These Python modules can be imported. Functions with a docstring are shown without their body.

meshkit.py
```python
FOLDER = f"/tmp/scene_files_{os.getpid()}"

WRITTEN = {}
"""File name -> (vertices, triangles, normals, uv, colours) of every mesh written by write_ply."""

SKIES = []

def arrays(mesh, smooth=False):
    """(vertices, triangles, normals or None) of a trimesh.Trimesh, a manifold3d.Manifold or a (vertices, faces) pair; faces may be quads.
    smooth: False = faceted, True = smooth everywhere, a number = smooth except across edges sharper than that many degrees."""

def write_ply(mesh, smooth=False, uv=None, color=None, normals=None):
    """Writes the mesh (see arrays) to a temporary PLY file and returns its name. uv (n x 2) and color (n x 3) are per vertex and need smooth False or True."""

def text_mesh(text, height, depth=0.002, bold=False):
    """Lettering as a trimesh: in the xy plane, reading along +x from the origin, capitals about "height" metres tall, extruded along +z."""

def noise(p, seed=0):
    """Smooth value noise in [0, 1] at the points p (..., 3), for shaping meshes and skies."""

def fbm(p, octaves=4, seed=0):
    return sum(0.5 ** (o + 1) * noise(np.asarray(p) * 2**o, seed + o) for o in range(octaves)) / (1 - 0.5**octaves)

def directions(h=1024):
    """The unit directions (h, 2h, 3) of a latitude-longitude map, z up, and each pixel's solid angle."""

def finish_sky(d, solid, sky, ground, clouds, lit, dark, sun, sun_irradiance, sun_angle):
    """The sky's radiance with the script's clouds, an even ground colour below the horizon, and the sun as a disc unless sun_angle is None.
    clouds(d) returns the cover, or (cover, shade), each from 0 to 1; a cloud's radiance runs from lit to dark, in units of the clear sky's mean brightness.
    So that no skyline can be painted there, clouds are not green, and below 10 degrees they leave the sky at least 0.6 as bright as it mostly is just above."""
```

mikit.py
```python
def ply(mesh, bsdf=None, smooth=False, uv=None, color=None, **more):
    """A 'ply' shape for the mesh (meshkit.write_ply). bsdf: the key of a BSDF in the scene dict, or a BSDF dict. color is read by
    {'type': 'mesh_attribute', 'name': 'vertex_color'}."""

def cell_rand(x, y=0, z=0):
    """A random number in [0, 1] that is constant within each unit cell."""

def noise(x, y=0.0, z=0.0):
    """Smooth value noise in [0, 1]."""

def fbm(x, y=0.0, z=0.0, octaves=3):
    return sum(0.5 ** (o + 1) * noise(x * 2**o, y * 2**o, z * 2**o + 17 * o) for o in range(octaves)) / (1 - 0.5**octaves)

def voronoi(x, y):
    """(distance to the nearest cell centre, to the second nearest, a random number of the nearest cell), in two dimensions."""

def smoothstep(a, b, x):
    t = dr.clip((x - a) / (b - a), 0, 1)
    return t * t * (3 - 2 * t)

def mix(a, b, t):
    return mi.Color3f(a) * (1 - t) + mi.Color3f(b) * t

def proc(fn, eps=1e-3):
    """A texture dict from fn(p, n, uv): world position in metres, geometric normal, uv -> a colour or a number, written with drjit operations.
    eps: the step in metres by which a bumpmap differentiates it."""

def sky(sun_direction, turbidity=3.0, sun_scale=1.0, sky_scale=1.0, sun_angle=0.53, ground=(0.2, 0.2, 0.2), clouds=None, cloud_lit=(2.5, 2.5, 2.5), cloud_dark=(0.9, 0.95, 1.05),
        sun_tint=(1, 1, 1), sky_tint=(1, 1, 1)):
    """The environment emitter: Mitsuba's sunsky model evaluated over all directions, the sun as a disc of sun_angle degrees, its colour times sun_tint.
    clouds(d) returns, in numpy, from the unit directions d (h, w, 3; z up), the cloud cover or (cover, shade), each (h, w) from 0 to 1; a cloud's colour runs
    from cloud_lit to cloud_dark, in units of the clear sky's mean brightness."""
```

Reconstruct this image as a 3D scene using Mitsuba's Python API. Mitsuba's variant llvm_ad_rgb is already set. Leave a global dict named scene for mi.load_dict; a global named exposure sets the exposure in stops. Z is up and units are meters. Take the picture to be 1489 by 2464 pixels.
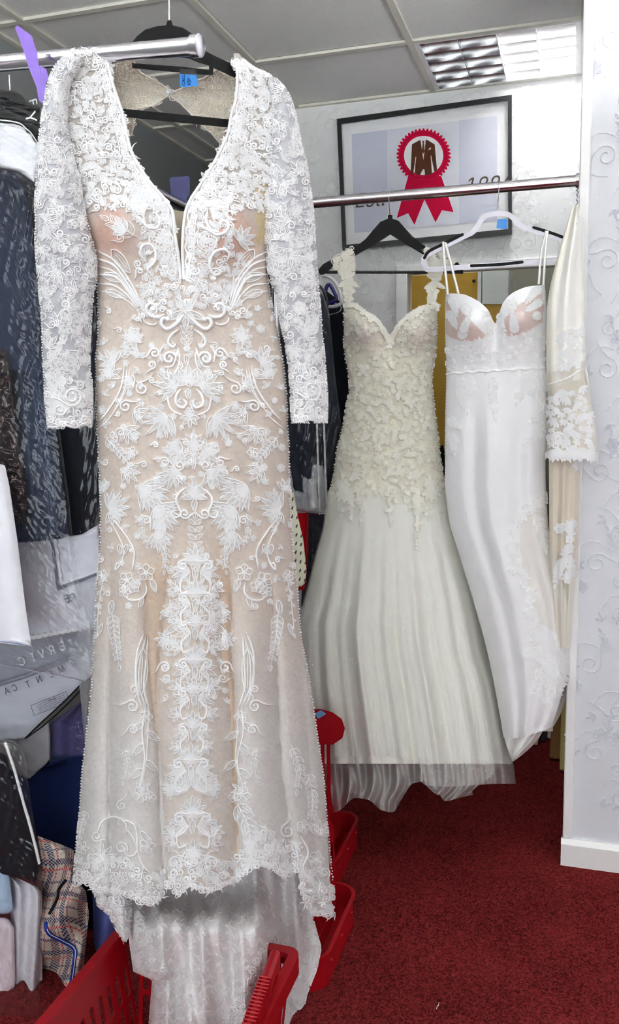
import math, random, numpy as np, trimesh, mitsuba as mi, drjit as dr, mikit, meshkit
from scipy.interpolate import PchipInterpolator
from shapely.geometry import Polygon, LineString, Point
from shapely.ops import unary_union
random.seed(7); RNG = np.random.default_rng(7)
scene, labels = {'type': 'scene'}, {}

# ------------------------------------------------------------------ camera, sky, exposure, large lights
W, H, F = 1489, 2464, 2080.0
CAM = np.array([0, 0, 1.4])
YAW, PITCH, ROLL = np.radians([17.144, 7.6275, 0.866])
def camera_axes():
    cy, sy = math.cos(YAW), math.sin(YAW)
    f = np.array([-sy*math.cos(PITCH), cy*math.cos(PITCH), -math.sin(PITCH)])
    r = np.array([cy, sy, 0.0]); d = np.cross(f, r)
    c, s = math.cos(ROLL), math.sin(ROLL)
    return np.array([c*r+s*d, -s*r+c*d, f])
AX = camera_axes()
m4 = np.eye(4); m4[:3, 0] = -AX[0]; m4[:3, 1] = -AX[1]; m4[:3, 2] = AX[2]; m4[:3, 3] = CAM
scene['camera'] = {'type': 'perspective', 'fov': 2*math.degrees(math.atan(W/2/F)), 'fov_axis': 'x', 'near_clip': 0.05, 'far_clip': 200.0, 'to_world': mi.ScalarTransform4f(m4.tolist())}
exposure = 0.2
scene['sky'] = {'type': 'constant', 'radiance': {'type': 'rgb', 'value': [3.6, 3.9, 4.1]}}     # even overcast daylight outside the shop window
LAMP_RADIANCE = [9.0, 9.1, 9.2]
ADDED_BATTEN_RADIANCE = [31.0, 32.4, 33.4]
ADDED_UPLIGHT_RADIANCE = [380.0, 400.0, 414.0]

# ------------------------------------------------------------------ helpers
def rays(x, y):
    x, y = np.broadcast_arrays(np.asarray(x, float), np.asarray(y, float))
    q = np.stack([(x-W/2)/F, (y-H/2)/F, np.ones_like(x)], -1)
    return q @ AX
def at_depth(x, y, d): return CAM + rays(x, y)*d
def at_Y(x, y, Y): r = rays(x, y); return CAM + r*(Y/r[..., 1:2])
def at_X(x, y, X): r = rays(x, y); return CAM + r*(X/r[..., 0:1])
def at_Z(x, y, z): r = rays(x, y); return CAM + r*((z-1.4)/r[..., 2:3])
class Plane:
    """an upright plane through o, running along the direction of angle a (degrees from +x); at(x, y, d) is d metres proud of it towards the room"""
    def __init__(s, o, a):
        s.o = np.asarray(o, float); a = math.radians(a)
        s.u = np.array([math.cos(a), math.sin(a), 0]); s.n = np.array([s.u[1], -s.u[0], 0])
    def at(s, x, y, d=0.0):
        r = rays(x, y); t = ((s.o-CAM) @ s.n + np.asarray(d)) / (r @ s.n)
        return CAM + r*t[..., None]
def lin(c):
    c = np.asarray(c, float)/255.0
    return np.where(c <= 0.04045, c/12.92, ((c+0.055)/1.055)**2.4)
def rgb(*c): return {'type': 'rgb', 'value': [float(v) for v in lin(c)]}
def two(b): return {'type': 'twosided', 'b': b}
def add(key, mesh, mat, smooth=False, label=None, cat=None, group=None, kind=None, **kw):
    scene[key] = mikit.ply(mesh, mat, smooth=smooth, **kw)
    tag(key, label, cat, group, kind)
    return key
def tag(key, label=None, cat=None, group=None, kind=None):
    e = {k: v for k, v in (('label', label), ('category', cat), ('group', group), ('kind', kind)) if v}
    if e: labels[key] = {**labels.get(key, {}), **e}
COUNT = {}
def num(name):
    n = COUNT.get(name, 0); COUNT[name] = n+1
    return name if n == 0 else f'{name}_{n:03d}'
def cat_meshes(ms): return trimesh.util.concatenate(ms)
def box(x0, x1, y0, y1, z0, z1):
    b = trimesh.creation.box((x1-x0, y1-y0, z1-z0)); b.apply_translation(((x0+x1)/2, (y0+y1)/2, (z0+z1)/2)); return b
def rbox(x0, x1, y0, y1, z0, z1, r=0.004):
    pts = np.array([[x, y, z] for x in (x0, x1) for y in (y0, y1) for z in (z0, z1)])
    c = pts.mean(0); out = []
    for p in pts:
        s = np.sign(p-c)
        for k in range(3):
            q = p - s*r; q[k] = p[k]; out.append(q)
    return trimesh.convex.convex_hull(np.array(out))
def obox(p, q, w, h, up=(0, 0, 1), r=0.0):
    """a bar from p to q, w wide and h high"""
    p, q = np.asarray(p, float), np.asarray(q, float); d = q-p; L = np.linalg.norm(d); d /= L
    s = np.cross(d, up); s /= np.linalg.norm(s); n = np.cross(s, d)
    b = rbox(-w/2, w/2, -h/2, h/2, 0, L, r) if r else box(-w/2, w/2, -h/2, h/2, 0, L)
    m = np.eye(4); m[:3, 0] = s; m[:3, 1] = n; m[:3, 2] = d; m[:3, 3] = p
    b.apply_transform(m); 
    if np.linalg.det(m[:3, :3]) < 0: b.invert()
    return b
def tube(pts, r, k=10, caps=True):
    pts = np.asarray(pts, float); n = len(pts); r = np.broadcast_to(np.asarray(r, float), (n,))
    t = np.gradient(pts, axis=0); t /= np.linalg.norm(t, axis=1, keepdims=True)+1e-12
    ref = np.array([0, 0, 1.0]) if abs(t[0][2]) < 0.9 else np.array([1.0, 0, 0])
    a = np.cross(t[0], ref); a /= np.linalg.norm(a); A = []
    for i in range(n):
        a = a - t[i]*(a @ t[i]); a /= np.linalg.norm(a); A.append(a)
    A = np.array(A); B = np.cross(t, A); th = np.linspace(0, 2*np.pi, k, endpoint=False)
    v = pts[:, None] + r[:, None, None]*(np.cos(th)[None, :, None]*A[:, None]+np.sin(th)[None, :, None]*B[:, None])
    v = v.reshape(-1, 3); f = []
    for i in range(n-1):
        for j in range(k):
            p, q = i*k+j, i*k+(j+1) % k
            f += [[p, q, q+k], [p, q+k, p+k]]
    if caps:
        v = np.vstack([v, pts[0], pts[-1]]); c0, c1 = len(v)-2, len(v)-1
        for j in range(k):
            f += [[c0, (j+1) % k, j], [c1, (n-1)*k+j, (n-1)*k+(j+1) % k]]
    return trimesh.Trimesh(v, f, process=False)
def cr(pts, n=16, closed=False):
    """a smooth curve through pts"""
    p = np.asarray(pts, float)
    q = np.vstack([p[-1], p, p[0], p[1]]) if closed else np.vstack([2*p[0]-p[1], p, 2*p[-1]-p[-2]])
    segs = len(q)-3; out = []
    tt = np.linspace(0, segs, n*1, endpoint=not closed)
    for t in tt:
        i = min(int(t), segs-1); s = t-i; a, b, c, d = q[i:i+4]
        out.append(0.5*(2*b+(c-a)*s+(2*a-5*b+4*c-d)*s*s+(3*b-3*c+d-a)*s**3))
    return np.array(out)
def prism(plane, poly, d0, d1):
    """an outline in the picture's frame, on a plane, as a plate from d0 to d1 proud of it (real 3-D plate)"""
    g = poly if hasattr(poly, 'geoms') or isinstance(poly, Polygon) else Polygon(poly)
    out = []
    for gg in getattr(g, 'geoms', [g]):
        gg = gg.buffer(0)
        for g1 in getattr(gg, 'geoms', [gg]):
            m = trimesh.creation.extrude_polygon(g1, 1.0, engine='earcut')
            v = np.array(m.vertices)
            m = trimesh.Trimesh(plane.at(v[:, 0], v[:, 1], d0+(d1-d0)*v[:, 2]), np.array(m.faces), process=False)
            m.fix_normals(); out.append(m)
    return cat_meshes(out)
def fold_noise(x, y, sx, sy, seed=0, oct=3):
    x, y = np.broadcast_arrays(np.asarray(x, float), np.asarray(y, float))
    return meshkit.fbm(np.stack([x/sx, y/sy, np.zeros_like(x)+seed*7.3], -1), oct, seed)-0.5
def grid_mesh(P, closed_u=False):
    n, k = P.shape[:2]; idx = np.arange(n*k).reshape(n, k)
    a, b, c, d = idx[:-1, :-1].ravel(), idx[:-1, 1:].ravel(), idx[1:, 1:].ravel(), idx[1:, :-1].ravel()
    f = np.vstack([np.stack([a, d, c], 1), np.stack([a, c, b], 1)])
    return trimesh.Trimesh(P.reshape(-1, 3), f, process=False)
class Rows:
    """left and right outline of a cloth as functions of the height"""
    def __init__(s, left, right):
        left, right = sorted(left, key=lambda q: q[1]), sorted(right, key=lambda q: q[1])
        s.l = PchipInterpolator([q[1] for q in left], [q[0] for q in left], extrapolate=False)
        s.r = PchipInterpolator([q[1] for q in right], [q[0] for q in right], extrapolate=False)
        s.lr = (left[0][1], left[-1][1]); s.rr = (right[0][1], right[-1][1])
    def L(s, y): return s.l(np.clip(y, *s.lr))
    def R(s, y): return s.r(np.clip(y, *s.rr))
def poly_rows(poly):
    """outline given as one closed polygon: its leftmost and rightmost point at each height"""
    g = Polygon(poly).buffer(0); y0, y1 = g.bounds[1], g.bounds[3]; L, R = [], []
    for y in np.linspace(y0+0.5, y1-0.5, max(12, int((y1-y0)/12))):
        c = g.intersection(LineString([(-3000, y), (5000, y)]))
        if c.is_empty: continue
        L.append((c.bounds[0], y)); R.append((c.bounds[2], y))
    return L, R, y0, y1
class Off:
    """a cloth's surface raised by d"""
    def __init__(s, c, d): s.c, s.d, s.rows = c, d, c.rows
    def at(s, x, y, off=0.0): return s.c.at(x, y, np.asarray(off)+s.d)
class Cloth:
    """a hanging cloth body: an outline on an upright plane, bulging by D towards the room, and back the other way behind"""
    def __init__(s, plane, left, right, y0, y1, bulge, folds=None, p=0.55):
        s.pl, s.rows, s.y0, s.y1, s.folds, s.p = plane, Rows(left, right), y0, y1, folds, p
        if np.isscalar(bulge): s.B = lambda y: bulge+0*np.asarray(y, float)
        else:
            f = PchipInterpolator([b[0] for b in bulge], [b[1] for b in bulge]); lo, hi = bulge[0][0], bulge[-1][0]
            s.B = lambda y: f(np.clip(y, lo, hi))
    def t(s, x, y):
        l, r = s.rows.L(y), s.rows.R(y); return np.clip((x-l)/np.maximum(r-l, 1e-6), 0, 1)
    def D(s, x, y):
        t = s.t(x, y); prof = np.maximum(1-(2*t-1)**2, 0)**s.p
        d = s.B(y)*prof
        if s.folds: d = d + s.folds(x, y, t)*np.minimum(1, prof*1.6)
        return d
    def at(s, x, y, off=0.0): return s.pl.at(x, y, s.D(x, y)+off)
    def front(s, nx, ny, y0=None, y1=None, ta=0.0, tb=1.0, xa=None, xb=None, warp=None, off=0.0):
        y = np.linspace(s.y0 if y0 is None else y0, s.y1 if y1 is None else y1, ny)
        l, r = s.rows.L(y), s.rows.R(y)
        a = l+(r-l)*ta if xa is None else xa(y); b = l+(r-l)*tb if xb is None else xb(y)
        tt = np.linspace(0, 1, nx)
        X = a[:, None]+(b-a)[:, None]*tt[None]; Y = np.broadcast_to(y[:, None], X.shape)
        if warp: X, Y = warp(X, Y)
        return X, Y, grid_mesh(s.at(X, Y, off))
    def back(s, nx, ny, y0=None, y1=None, depth=0.6, warp=None):
        y = np.linspace(s.y0 if y0 is None else y0, s.y1 if y1 is None else y1, ny)
        l, r = s.rows.L(y), s.rows.R(y); tt = np.linspace(0, 1, nx)
        X = l[:, None]+(r-l)[:, None]*tt[None]; Y = np.broadcast_to(y[:, None], X.shape)
        if warp: X, Y = warp(X, Y)
        t = s.t(X, Y); d = -depth*s.B(Y)*np.maximum(1-(2*t-1)**2, 0)**s.p
        m = grid_mesh(s.pl.at(X, Y, d)); m.invert(); return X, Y, m
def cloth_body(poly, plane, bulge, folds=None, nx=28, ny=60, p=0.55, back=0.7):
    """closed cloth body from an outline polygon: front and back welded at the sides"""
    L, R, y0, y1 = poly_rows(poly)
    c = Cloth(plane, L, R, y0+0.5, y1-0.5, bulge, folds, p)
    X, Y, f = c.front(nx, ny); X2, Y2, b = c.back(nx, ny, depth=back)
    m = cat_meshes([f, b]); return c, m, np.concatenate([X.ravel(), X2.ravel()]), np.concatenate([Y.ravel(), Y2.ravel()])

# ------------------------------------------------------------------ lace: cords, leaves, flowers and scrolls as raised relief
RELIEF = 2.2
class Lace:
    """strokes (points, half widths, heights, base) and beads in the cloth's own outline frame, 1 unit = one picture pixel at the cloth"""
    def __init__(s, filled=False): s.st, s.bd, s.filled = [], [], filled
    def stroke(s, pts, hw, hh=None, taper=(1, 1), base=0.0):
        pts = np.asarray(pts, float); n = len(pts); hw = np.broadcast_to(np.asarray(hw, float), (n,)).copy()
        k = np.linspace(0, 1, n)
        if taper[0]: hw *= np.minimum(1, 0.25+k*6)
        if taper[1]: hw *= np.minimum(1, 0.25+(1-k)*6)
        s.st.append((pts, hw, np.broadcast_to(np.asarray(hw*0.9 if hh is None else hh, float), (n,)), base))
    def bead(s, x, y, r): s.bd.append((x, y, r))
    def leaf(s, x, y, a, L, Wd, cord=1.5, vein=True, bend=0.0, fill=True):
        k = np.linspace(0, 1, 9); ang = a+bend*k
        c = np.stack([x+np.cumsum(np.r_[0, np.cos(ang[1:])])*L/8, y+np.cumsum(np.r_[0, np.sin(ang[1:])])*L/8], 1)
        w = Wd/2*np.sin(np.pi*k**0.8)**0.85
        nrm = np.stack([-np.sin(ang), np.cos(ang)], 1)
        if s.filled: s.stroke(c, np.maximum(w*0.95, 0.3), 0.7+0.0*w, taper=(0, 0))
        if L > 26 and Wd > 11:
            for q in (-0.5, 0.5): s.stroke(c[1:-1]+nrm[1:-1]*(w[1:-1]*q)[:, None], cord*0.6, cord*1.1, base=0.1)
        o = np.vstack([c+nrm*w[:, None], (c-nrm*w[:, None])[::-1][1:-1]])
        s.stroke(np.vstack([o, o[:1]]), cord, cord*1.5, taper=(0, 0), base=0.2)
        if vein: s.stroke(c[1:-1], cord*0.7, cord*1.3, base=0.4)
    def scroll(s, x, y, a, R, hand=1, cord=3.0, tail=1.0, turns=1.25):
        """a curl of radius R about (x, y) running out into a tail"""
        th = np.linspace(0, turns*2*np.pi, 20); r = R*(1-0.72*th/th[-1])
        c = np.stack([x+np.cos(a-hand*th)*r, y+np.sin(a-hand*th)*r], 1)
        if tail:
            d = np.array([-math.sin(a)*hand, math.cos(a)*hand]); o = np.array([math.cos(a), math.sin(a)])
            tl = [c[0]+d*R*tail*q+o*R*0.35*q*q*tail for q in (1.6, 1.2, 0.8, 0.4)]
            c = np.vstack([tl, c])
        s.stroke(c, cord*np.linspace(0.8, 1.0, len(c)), cord*1.1)
        s.bead(*c[-1], cord*1.25)
    def flower(s, x, y, r, n=5, a=0.0, cord=1.4):
        for i in range(n):
            t = a+2*np.pi*i/n
            s.leaf(x+math.cos(t)*r*0.18, y+math.sin(t)*r*0.18, t, r*0.85, r*0.75, cord, vein=True)
        for i in range(5): s.bead(x+math.cos(i*1.257)*r*0.14, y+math.sin(i*1.257)*r*0.14, max(1.2, r*0.11))
        s.bead(x, y, max(1.4, r*0.12))
    def fan(s, x, y, a, L, n=5, spread=1.9, wd=0.3, cord=1.5):
        for i in range(n):
            q = (i/(n-1)-0.5) if n > 1 else 0
            s.leaf(x, y, a+q*spread, L*(1-0.5*abs(q)), L*wd*0.8, cord, bend=q*0.7)
    def spray(s, pts, L, n=6, cord=1.6, ratio=0.4, both=True, tip=True):
        c = cr(pts, 20); s.stroke(c, cord, cord*1.2)
        for i in range(n):
            k = int(1+(i+0.5)/n*17); d = c[k+1]-c[k-1]; a = math.atan2(d[1], d[0]); l = L*(1-0.45*i/n)
            for sg in ((1, -1) if both else ((1,) if i % 2 else (-1,))):
                s.leaf(c[k][0], c[k][1], a+sg*0.8, l, l*ratio, cord*0.8, bend=-sg*0.35)
        if tip:
            d = c[-1]-c[-3]; s.leaf(*c[-1], math.atan2(d[1], d[0]), L*0.7, L*0.3, cord*0.8)
    def cord(s, pts, hw, n=20, beads=False):
        c = cr(pts, n); s.stroke(c, hw, hw*1.0)
        if beads:
            for q in c[1:-1]: s.bead(q[0], q[1], hw*0.9)
    def beads_on(s, pts, r, n):
        for q in cr(pts, n): s.bead(q[0], q[1], r)
    def mirrored(s, ax):
        o = Lace()
        fx = lambda p: np.stack([2*ax(p[:, 1])-p[:, 0], p[:, 1]], 1)
        o.st = [(fx(p), w, h, b) for p, w, h, b in s.st]
        for x, y, r in s.bd: o.bd.append((2*float(ax(np.array([y]))[0])-x, y, r))
        return o
    def mesh(s, cloth, px, out=None):
        """the relief as one mesh lying on the cloth; px = metres per unit"""
        V, F, n0 = [], [], 0
        CO, CH = np.array([-1, -0.72, 0, 0.72, 1.0]), np.array([-0.25, 0.72, 1, 0.72, -0.25])
        for pts, hw, hh, base in s.st:
            t = np.gradient(pts, axis=0); t /= np.linalg.norm(t, axis=1, keepdims=True)+1e-9
            nr = np.stack([-t[:, 1], t[:, 0]], 1); n = len(pts)
            q = pts[:, None]+nr[:, None]*(hw[:, None]*CO[None])[..., None]
            h = hh[:, None]*CH[None]+base
            V.append(np.concatenate([q, h[..., None]], -1).reshape(-1, 3))
            i = np.arange(n-1)[:, None]*5+np.arange(4)[None]; i = i.ravel()+n0
            F.append(np.vstack([np.stack([i, i+1, i+6], 1), np.stack([i, i+6, i+5], 1)])); n0 += 5*n
        if s.bd:
            b = np.array(s.bd); th = np.arange(6)*np.pi/3
            for r0, hgt in ((1.0, 0.0), (0.75, 0.8)):
                V.append(np.stack([b[:, 0:1]+b[:, 2:3]*r0*np.cos(th), b[:, 1:2]+b[:, 2:3]*r0*np.sin(th), b[:, 2:3]*hgt+0*th], -1).reshape(-1, 3))
            V.append(np.stack([b[:, 0], b[:, 1], b[:, 2]*1.25], -1)); nb = len(b)
            k = np.arange(nb)[:, None]*6; j = np.arange(6)[None]; jn = (j+1) % 6
            lo, lo2, hi, hi2 = n0+k+j, n0+k+jn, n0+6*nb+k+j, n0+6*nb+k+jn; tp = n0+12*nb+np.arange(nb)[:, None]+0*j
            for tri in ((lo, lo2, hi2), (lo, hi2, hi), (hi, hi2, tp)): F.append(np.stack([q.ravel() for q in tri], 1))
        v = np.concatenate(V); f = np.concatenate(F)
        if hasattr(cloth, 'rows'): v[:, 0] = np.clip(v[:, 0], cloth.rows.L(v[:, 1])-3.0, cloth.rows.R(v[:, 1])+3.0)
        if hasattr(cloth, 'ymax'): v[:, 1] = np.minimum(v[:, 1], cloth.ymax)
        if hasattr(cloth, 'lim'): v[:, 0] = np.clip(v[:, 0], 0, cloth.lim[0]); v[:, 1] = np.clip(v[:, 1], 0, cloth.lim[1])
        m = trimesh.Trimesh(cloth.at(v[:, 0], v[:, 1], v[:, 2]*px*RELIEF), f[:, ::-1], process=False)
        return m
def scatter(poly, dist, seed, tries=6000):
    g = Polygon(poly) if not hasattr(poly, 'bounds') else poly
    x0, y0, x1, y1 = g.bounds; r = np.random.default_rng(seed); out = []
    from shapely import contains_xy
    P = np.stack([r.uniform(x0, x1, tries), r.uniform(y0, y1, tries)], 1); P = P[contains_xy(g, P[:, 0], P[:, 1])]
    cell = {}
    for p in P:
        c = (int(p[0]/dist), int(p[1]/dist)); ok = True
        for i in (-1, 0, 1):
            for j in (-1, 0, 1):
                for q in cell.get((c[0]+i, c[1]+j), ()):
                    if (q[0]-p[0])**2+(q[1]-p[1])**2 < dist*dist: ok = False
        if ok: cell.setdefault(c, []).append(p); out.append(p)
    return out
def text_on(plane, s, x, y, height, ang=0.0, mirror=False, d0=0.0, thick=0.0006, shear=0.0, bold=False, axis=None):
    """lettering lying on a plane; (x, y) = its left end in the frame; height in metres"""
    m = meshkit.text_mesh(s, height, thick, bold); v = np.array(m.vertices)
    if shear: v[:, 0] += shear*v[:, 1]
    if mirror: v[:, 0] = -v[:, 0]
    c, sn = math.cos(ang), math.sin(ang)
    a, b = v[:, 0]*c-v[:, 1]*sn, v[:, 0]*sn+v[:, 1]*c
    o = plane.at(x, y, d0)
    w = o+a[:, None]*plane.u+b[:, None]*np.array([0, 0, 1.0])+v[:, 2:3]*plane.n
    t = trimesh.Trimesh(w, np.array(m.faces), process=False); t.fix_normals(); return t

# ------------------------------------------------------------------ materials
def mat(name, b): scene[name] = b; return name
def plain(name, c, rough=0.6, spec=0.3, **k): return mat(name, two({'type': 'principled', 'base_color': rgb(*c), 'roughness': rough, 'specular': spec, **k}))
def matte(name, c): return mat(name, two({'type': 'diffuse', 'reflectance': rgb(*c)}))
VC = {'type': 'mesh_attribute', 'name': 'vertex_color'}
mat('m_vcol', two({'type': 'diffuse', 'reflectance': VC}))
mat('m_vcol_satin', two({'type': 'principled', 'base_color': VC, 'roughness': 0.45, 'specular': 0.35}))
matte('m_lace', (242, 242, 242)); matte('m_ivory_lace', (243, 241, 230)); matte('m_white', (240, 240, 240))
plain('m_satin', (244, 243, 240), 0.38, 0.45); plain('m_bead', (250, 250, 248), 0.15, 0.8)
plain('m_black', (9, 9, 10), 0.75, 0.15); plain('m_black_gloss', (11, 11, 12), 0.4, 0.35)
plain('m_white_plastic', (214, 212, 222), 0.35, 0.5); plain('m_white_gloss', (238, 238, 238), 0.4, 0.4)
mat('m_chrome', two({'type': 'roughconductor', 'material': 'Cr', 'alpha': 0.07}))
mat('m_satin_alu', two({'type': 'roughconductor', 'material': 'Al', 'alpha': 0.32}))
mat('m_mirror', two({'type': 'roughconductor', 'material': 'Al', 'alpha': 0.08, 'specular_reflectance': {'type': 'rgb', 'value': [0.6, 0.6, 0.6]}}))
plain('m_red', (158, 8, 22), 0.34, 0.5); plain('m_purple', (132, 96, 205), 0.35, 0.5); plain('m_navy_plastic', (12, 8, 92), 0.35, 0.5)
plain('m_blue_label', (40, 130, 215), 0.4, 0.4); plain('m_blue_sticker', (110, 165, 210), 0.5, 0.3)
def film(name, haze, c=(225, 228, 230)):
    mat(name, {'type': 'blendbsdf', 'weight': haze, 'a': {'type': 'thindielectric', 'int_ior': 1.3}, 'b': two({'type': 'diffuse', 'reflectance': rgb(*c)})})
film('m_film', 0.015); film('m_film_hazy', 0.3, (205, 207, 212))
def veil(name, op, c):
    mat(name, {'type': 'mask', 'opacity': op, 'b': two({'type': 'diffuse', 'reflectance': rgb(*c)})})
veil('m_tulle', 0.42, (242, 243, 240)); veil('m_tulle_thin', 0.30, (242, 243, 238)); veil('m_organza', 0.62, (238, 232, 218)); veil('m_lace_net', 0.80, (238, 235, 235))
# ------------------------------------------------------------------ the room
CZ = 2.66
def carpet(p, n, uv):
    b = mikit.fbm(p.x*270, p.y*270, 1.0, octaves=3); c = mikit.fbm(p.x*6, p.y*6, 9.0)
    t = dr.clip(b+0.22*(c-0.5), 0, 1)
    k = mikit.mix([float(v) for v in lin((42, 9, 12))], [float(v) for v in lin((124, 44, 44))], mikit.smoothstep(0.12, 0.92, t))
    return mikit.mix(k, [float(v) for v in lin((205, 140, 130))], mikit.smoothstep(0.94, 1.0, mikit.noise(p.x*300, p.y*300, 8.0))*0.6)
def carpet_h(p, n, uv): return mikit.fbm(p.x*230, p.y*230, 2.0)
mat('m_carpet', two({'type': 'bumpmap', 'arbitrary': mikit.proc(carpet_h, 0.002), 'scale': 0.008, 'b': {'type': 'diffuse', 'reflectance': mikit.proc(carpet)}}))
def tile_c(p, n, uv):
    t = mikit.fbm(p.x*160, p.y*160, 1.0)
    return mikit.mix([float(v) for v in lin((236, 236, 231))], [float(v) for v in lin((246, 246, 241))], t)
mat('m_tile', two({'type': 'diffuse', 'reflectance': mikit.proc(tile_c)}))
matte('m_tbar', (226, 223, 210)); matte('m_wall', (238, 238, 236)); matte('m_pier', (214, 216, 222)); matte('m_grey_wall', (158, 162, 162)); matte('m_room_wall', (225, 225, 222))
matte('m_sage', (160, 160, 146)); plain('m_trim', (238, 238, 236), 0.4, 0.4)
add('floor', box(-2.05, 2.5, -3.1, 5.6, -0.05, 0.0), 'm_carpet', kind='structure', label='dark red cut pile carpet covering the whole floor')
add('wall_left', box(-2.07, -1.95, -3.1, 5.6, 0, 2.75), 'm_grey_wall', kind='structure', label='dark grey painted side wall behind the clothes rails')
add('wall_alcove', box(-1.95, -1.2, 5.45, 5.57, 0, 2.75), 'm_grey_wall', kind='structure')
add('wall_back', cat_meshes([box(-1.33, -0.735, 3.82, 3.94, 0, 2.75), box(-0.735, 0.008, 3.82, 3.94, 1.93, 2.75), box(-1.33, -1.21, 3.94, 5.45, 0, 2.75)]), 'm_wall', kind='structure', label='white wall with embossed paper behind the framed print')
add('wall_right', box(0.008, 2.5, 2.547, 3.94, 0, 2.75), 'm_pier', kind='structure', label='white pier with embossed scroll wallpaper at the right edge')
add('wall_corridor', cat_meshes([box(-1.2, 1.6, 5.0, 5.1, 0, 2.75), box(1.5, 1.6, 3.94, 5.0, 0, 2.75)]), 'm_sage', kind='structure')
add('wall_front', cat_meshes([box(-2.0, 2.5, -3.1, -3.0, 0, 0.25), box(-2.0, 2.5, -3.1, -3.0, 2.5, 2.75), box(-2.0, -1.8, -3.1, -3.0, 0.25, 2.5), box(2.3, 2.5, -3.1, -3.0, 0.25, 2.5)]), 'm_room_wall', kind='structure')
add('wall_side', box(2.4, 2.5, -3.0, 2.547, 0, 2.75), 'm_room_wall', kind='structure')
mat('m_pane', {'type': 'thindielectric', 'int_ior': 1.5})
add('window_1', cat_meshes([box(x-0.03, x+0.03, -3.08, -3.02, 0.25, 2.5) for x in (-1.77, -0.42, 0.93, 2.27)]+[box(-1.8, 2.3, -3.08, -3.02, z-0.03, z+0.03) for z in (0.28, 2.47)]), 'm_trim', kind='structure')
for x in (-1.74, -0.39, 0.96):
    add(num('window_1__pane'), grid_mesh(np.array([[[x, -3.05, 0.31], [x+1.29, -3.05, 0.31]], [[x, -3.05, 2.44], [x+1.29, -3.05, 2.44]]])), 'm_pane')
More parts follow.
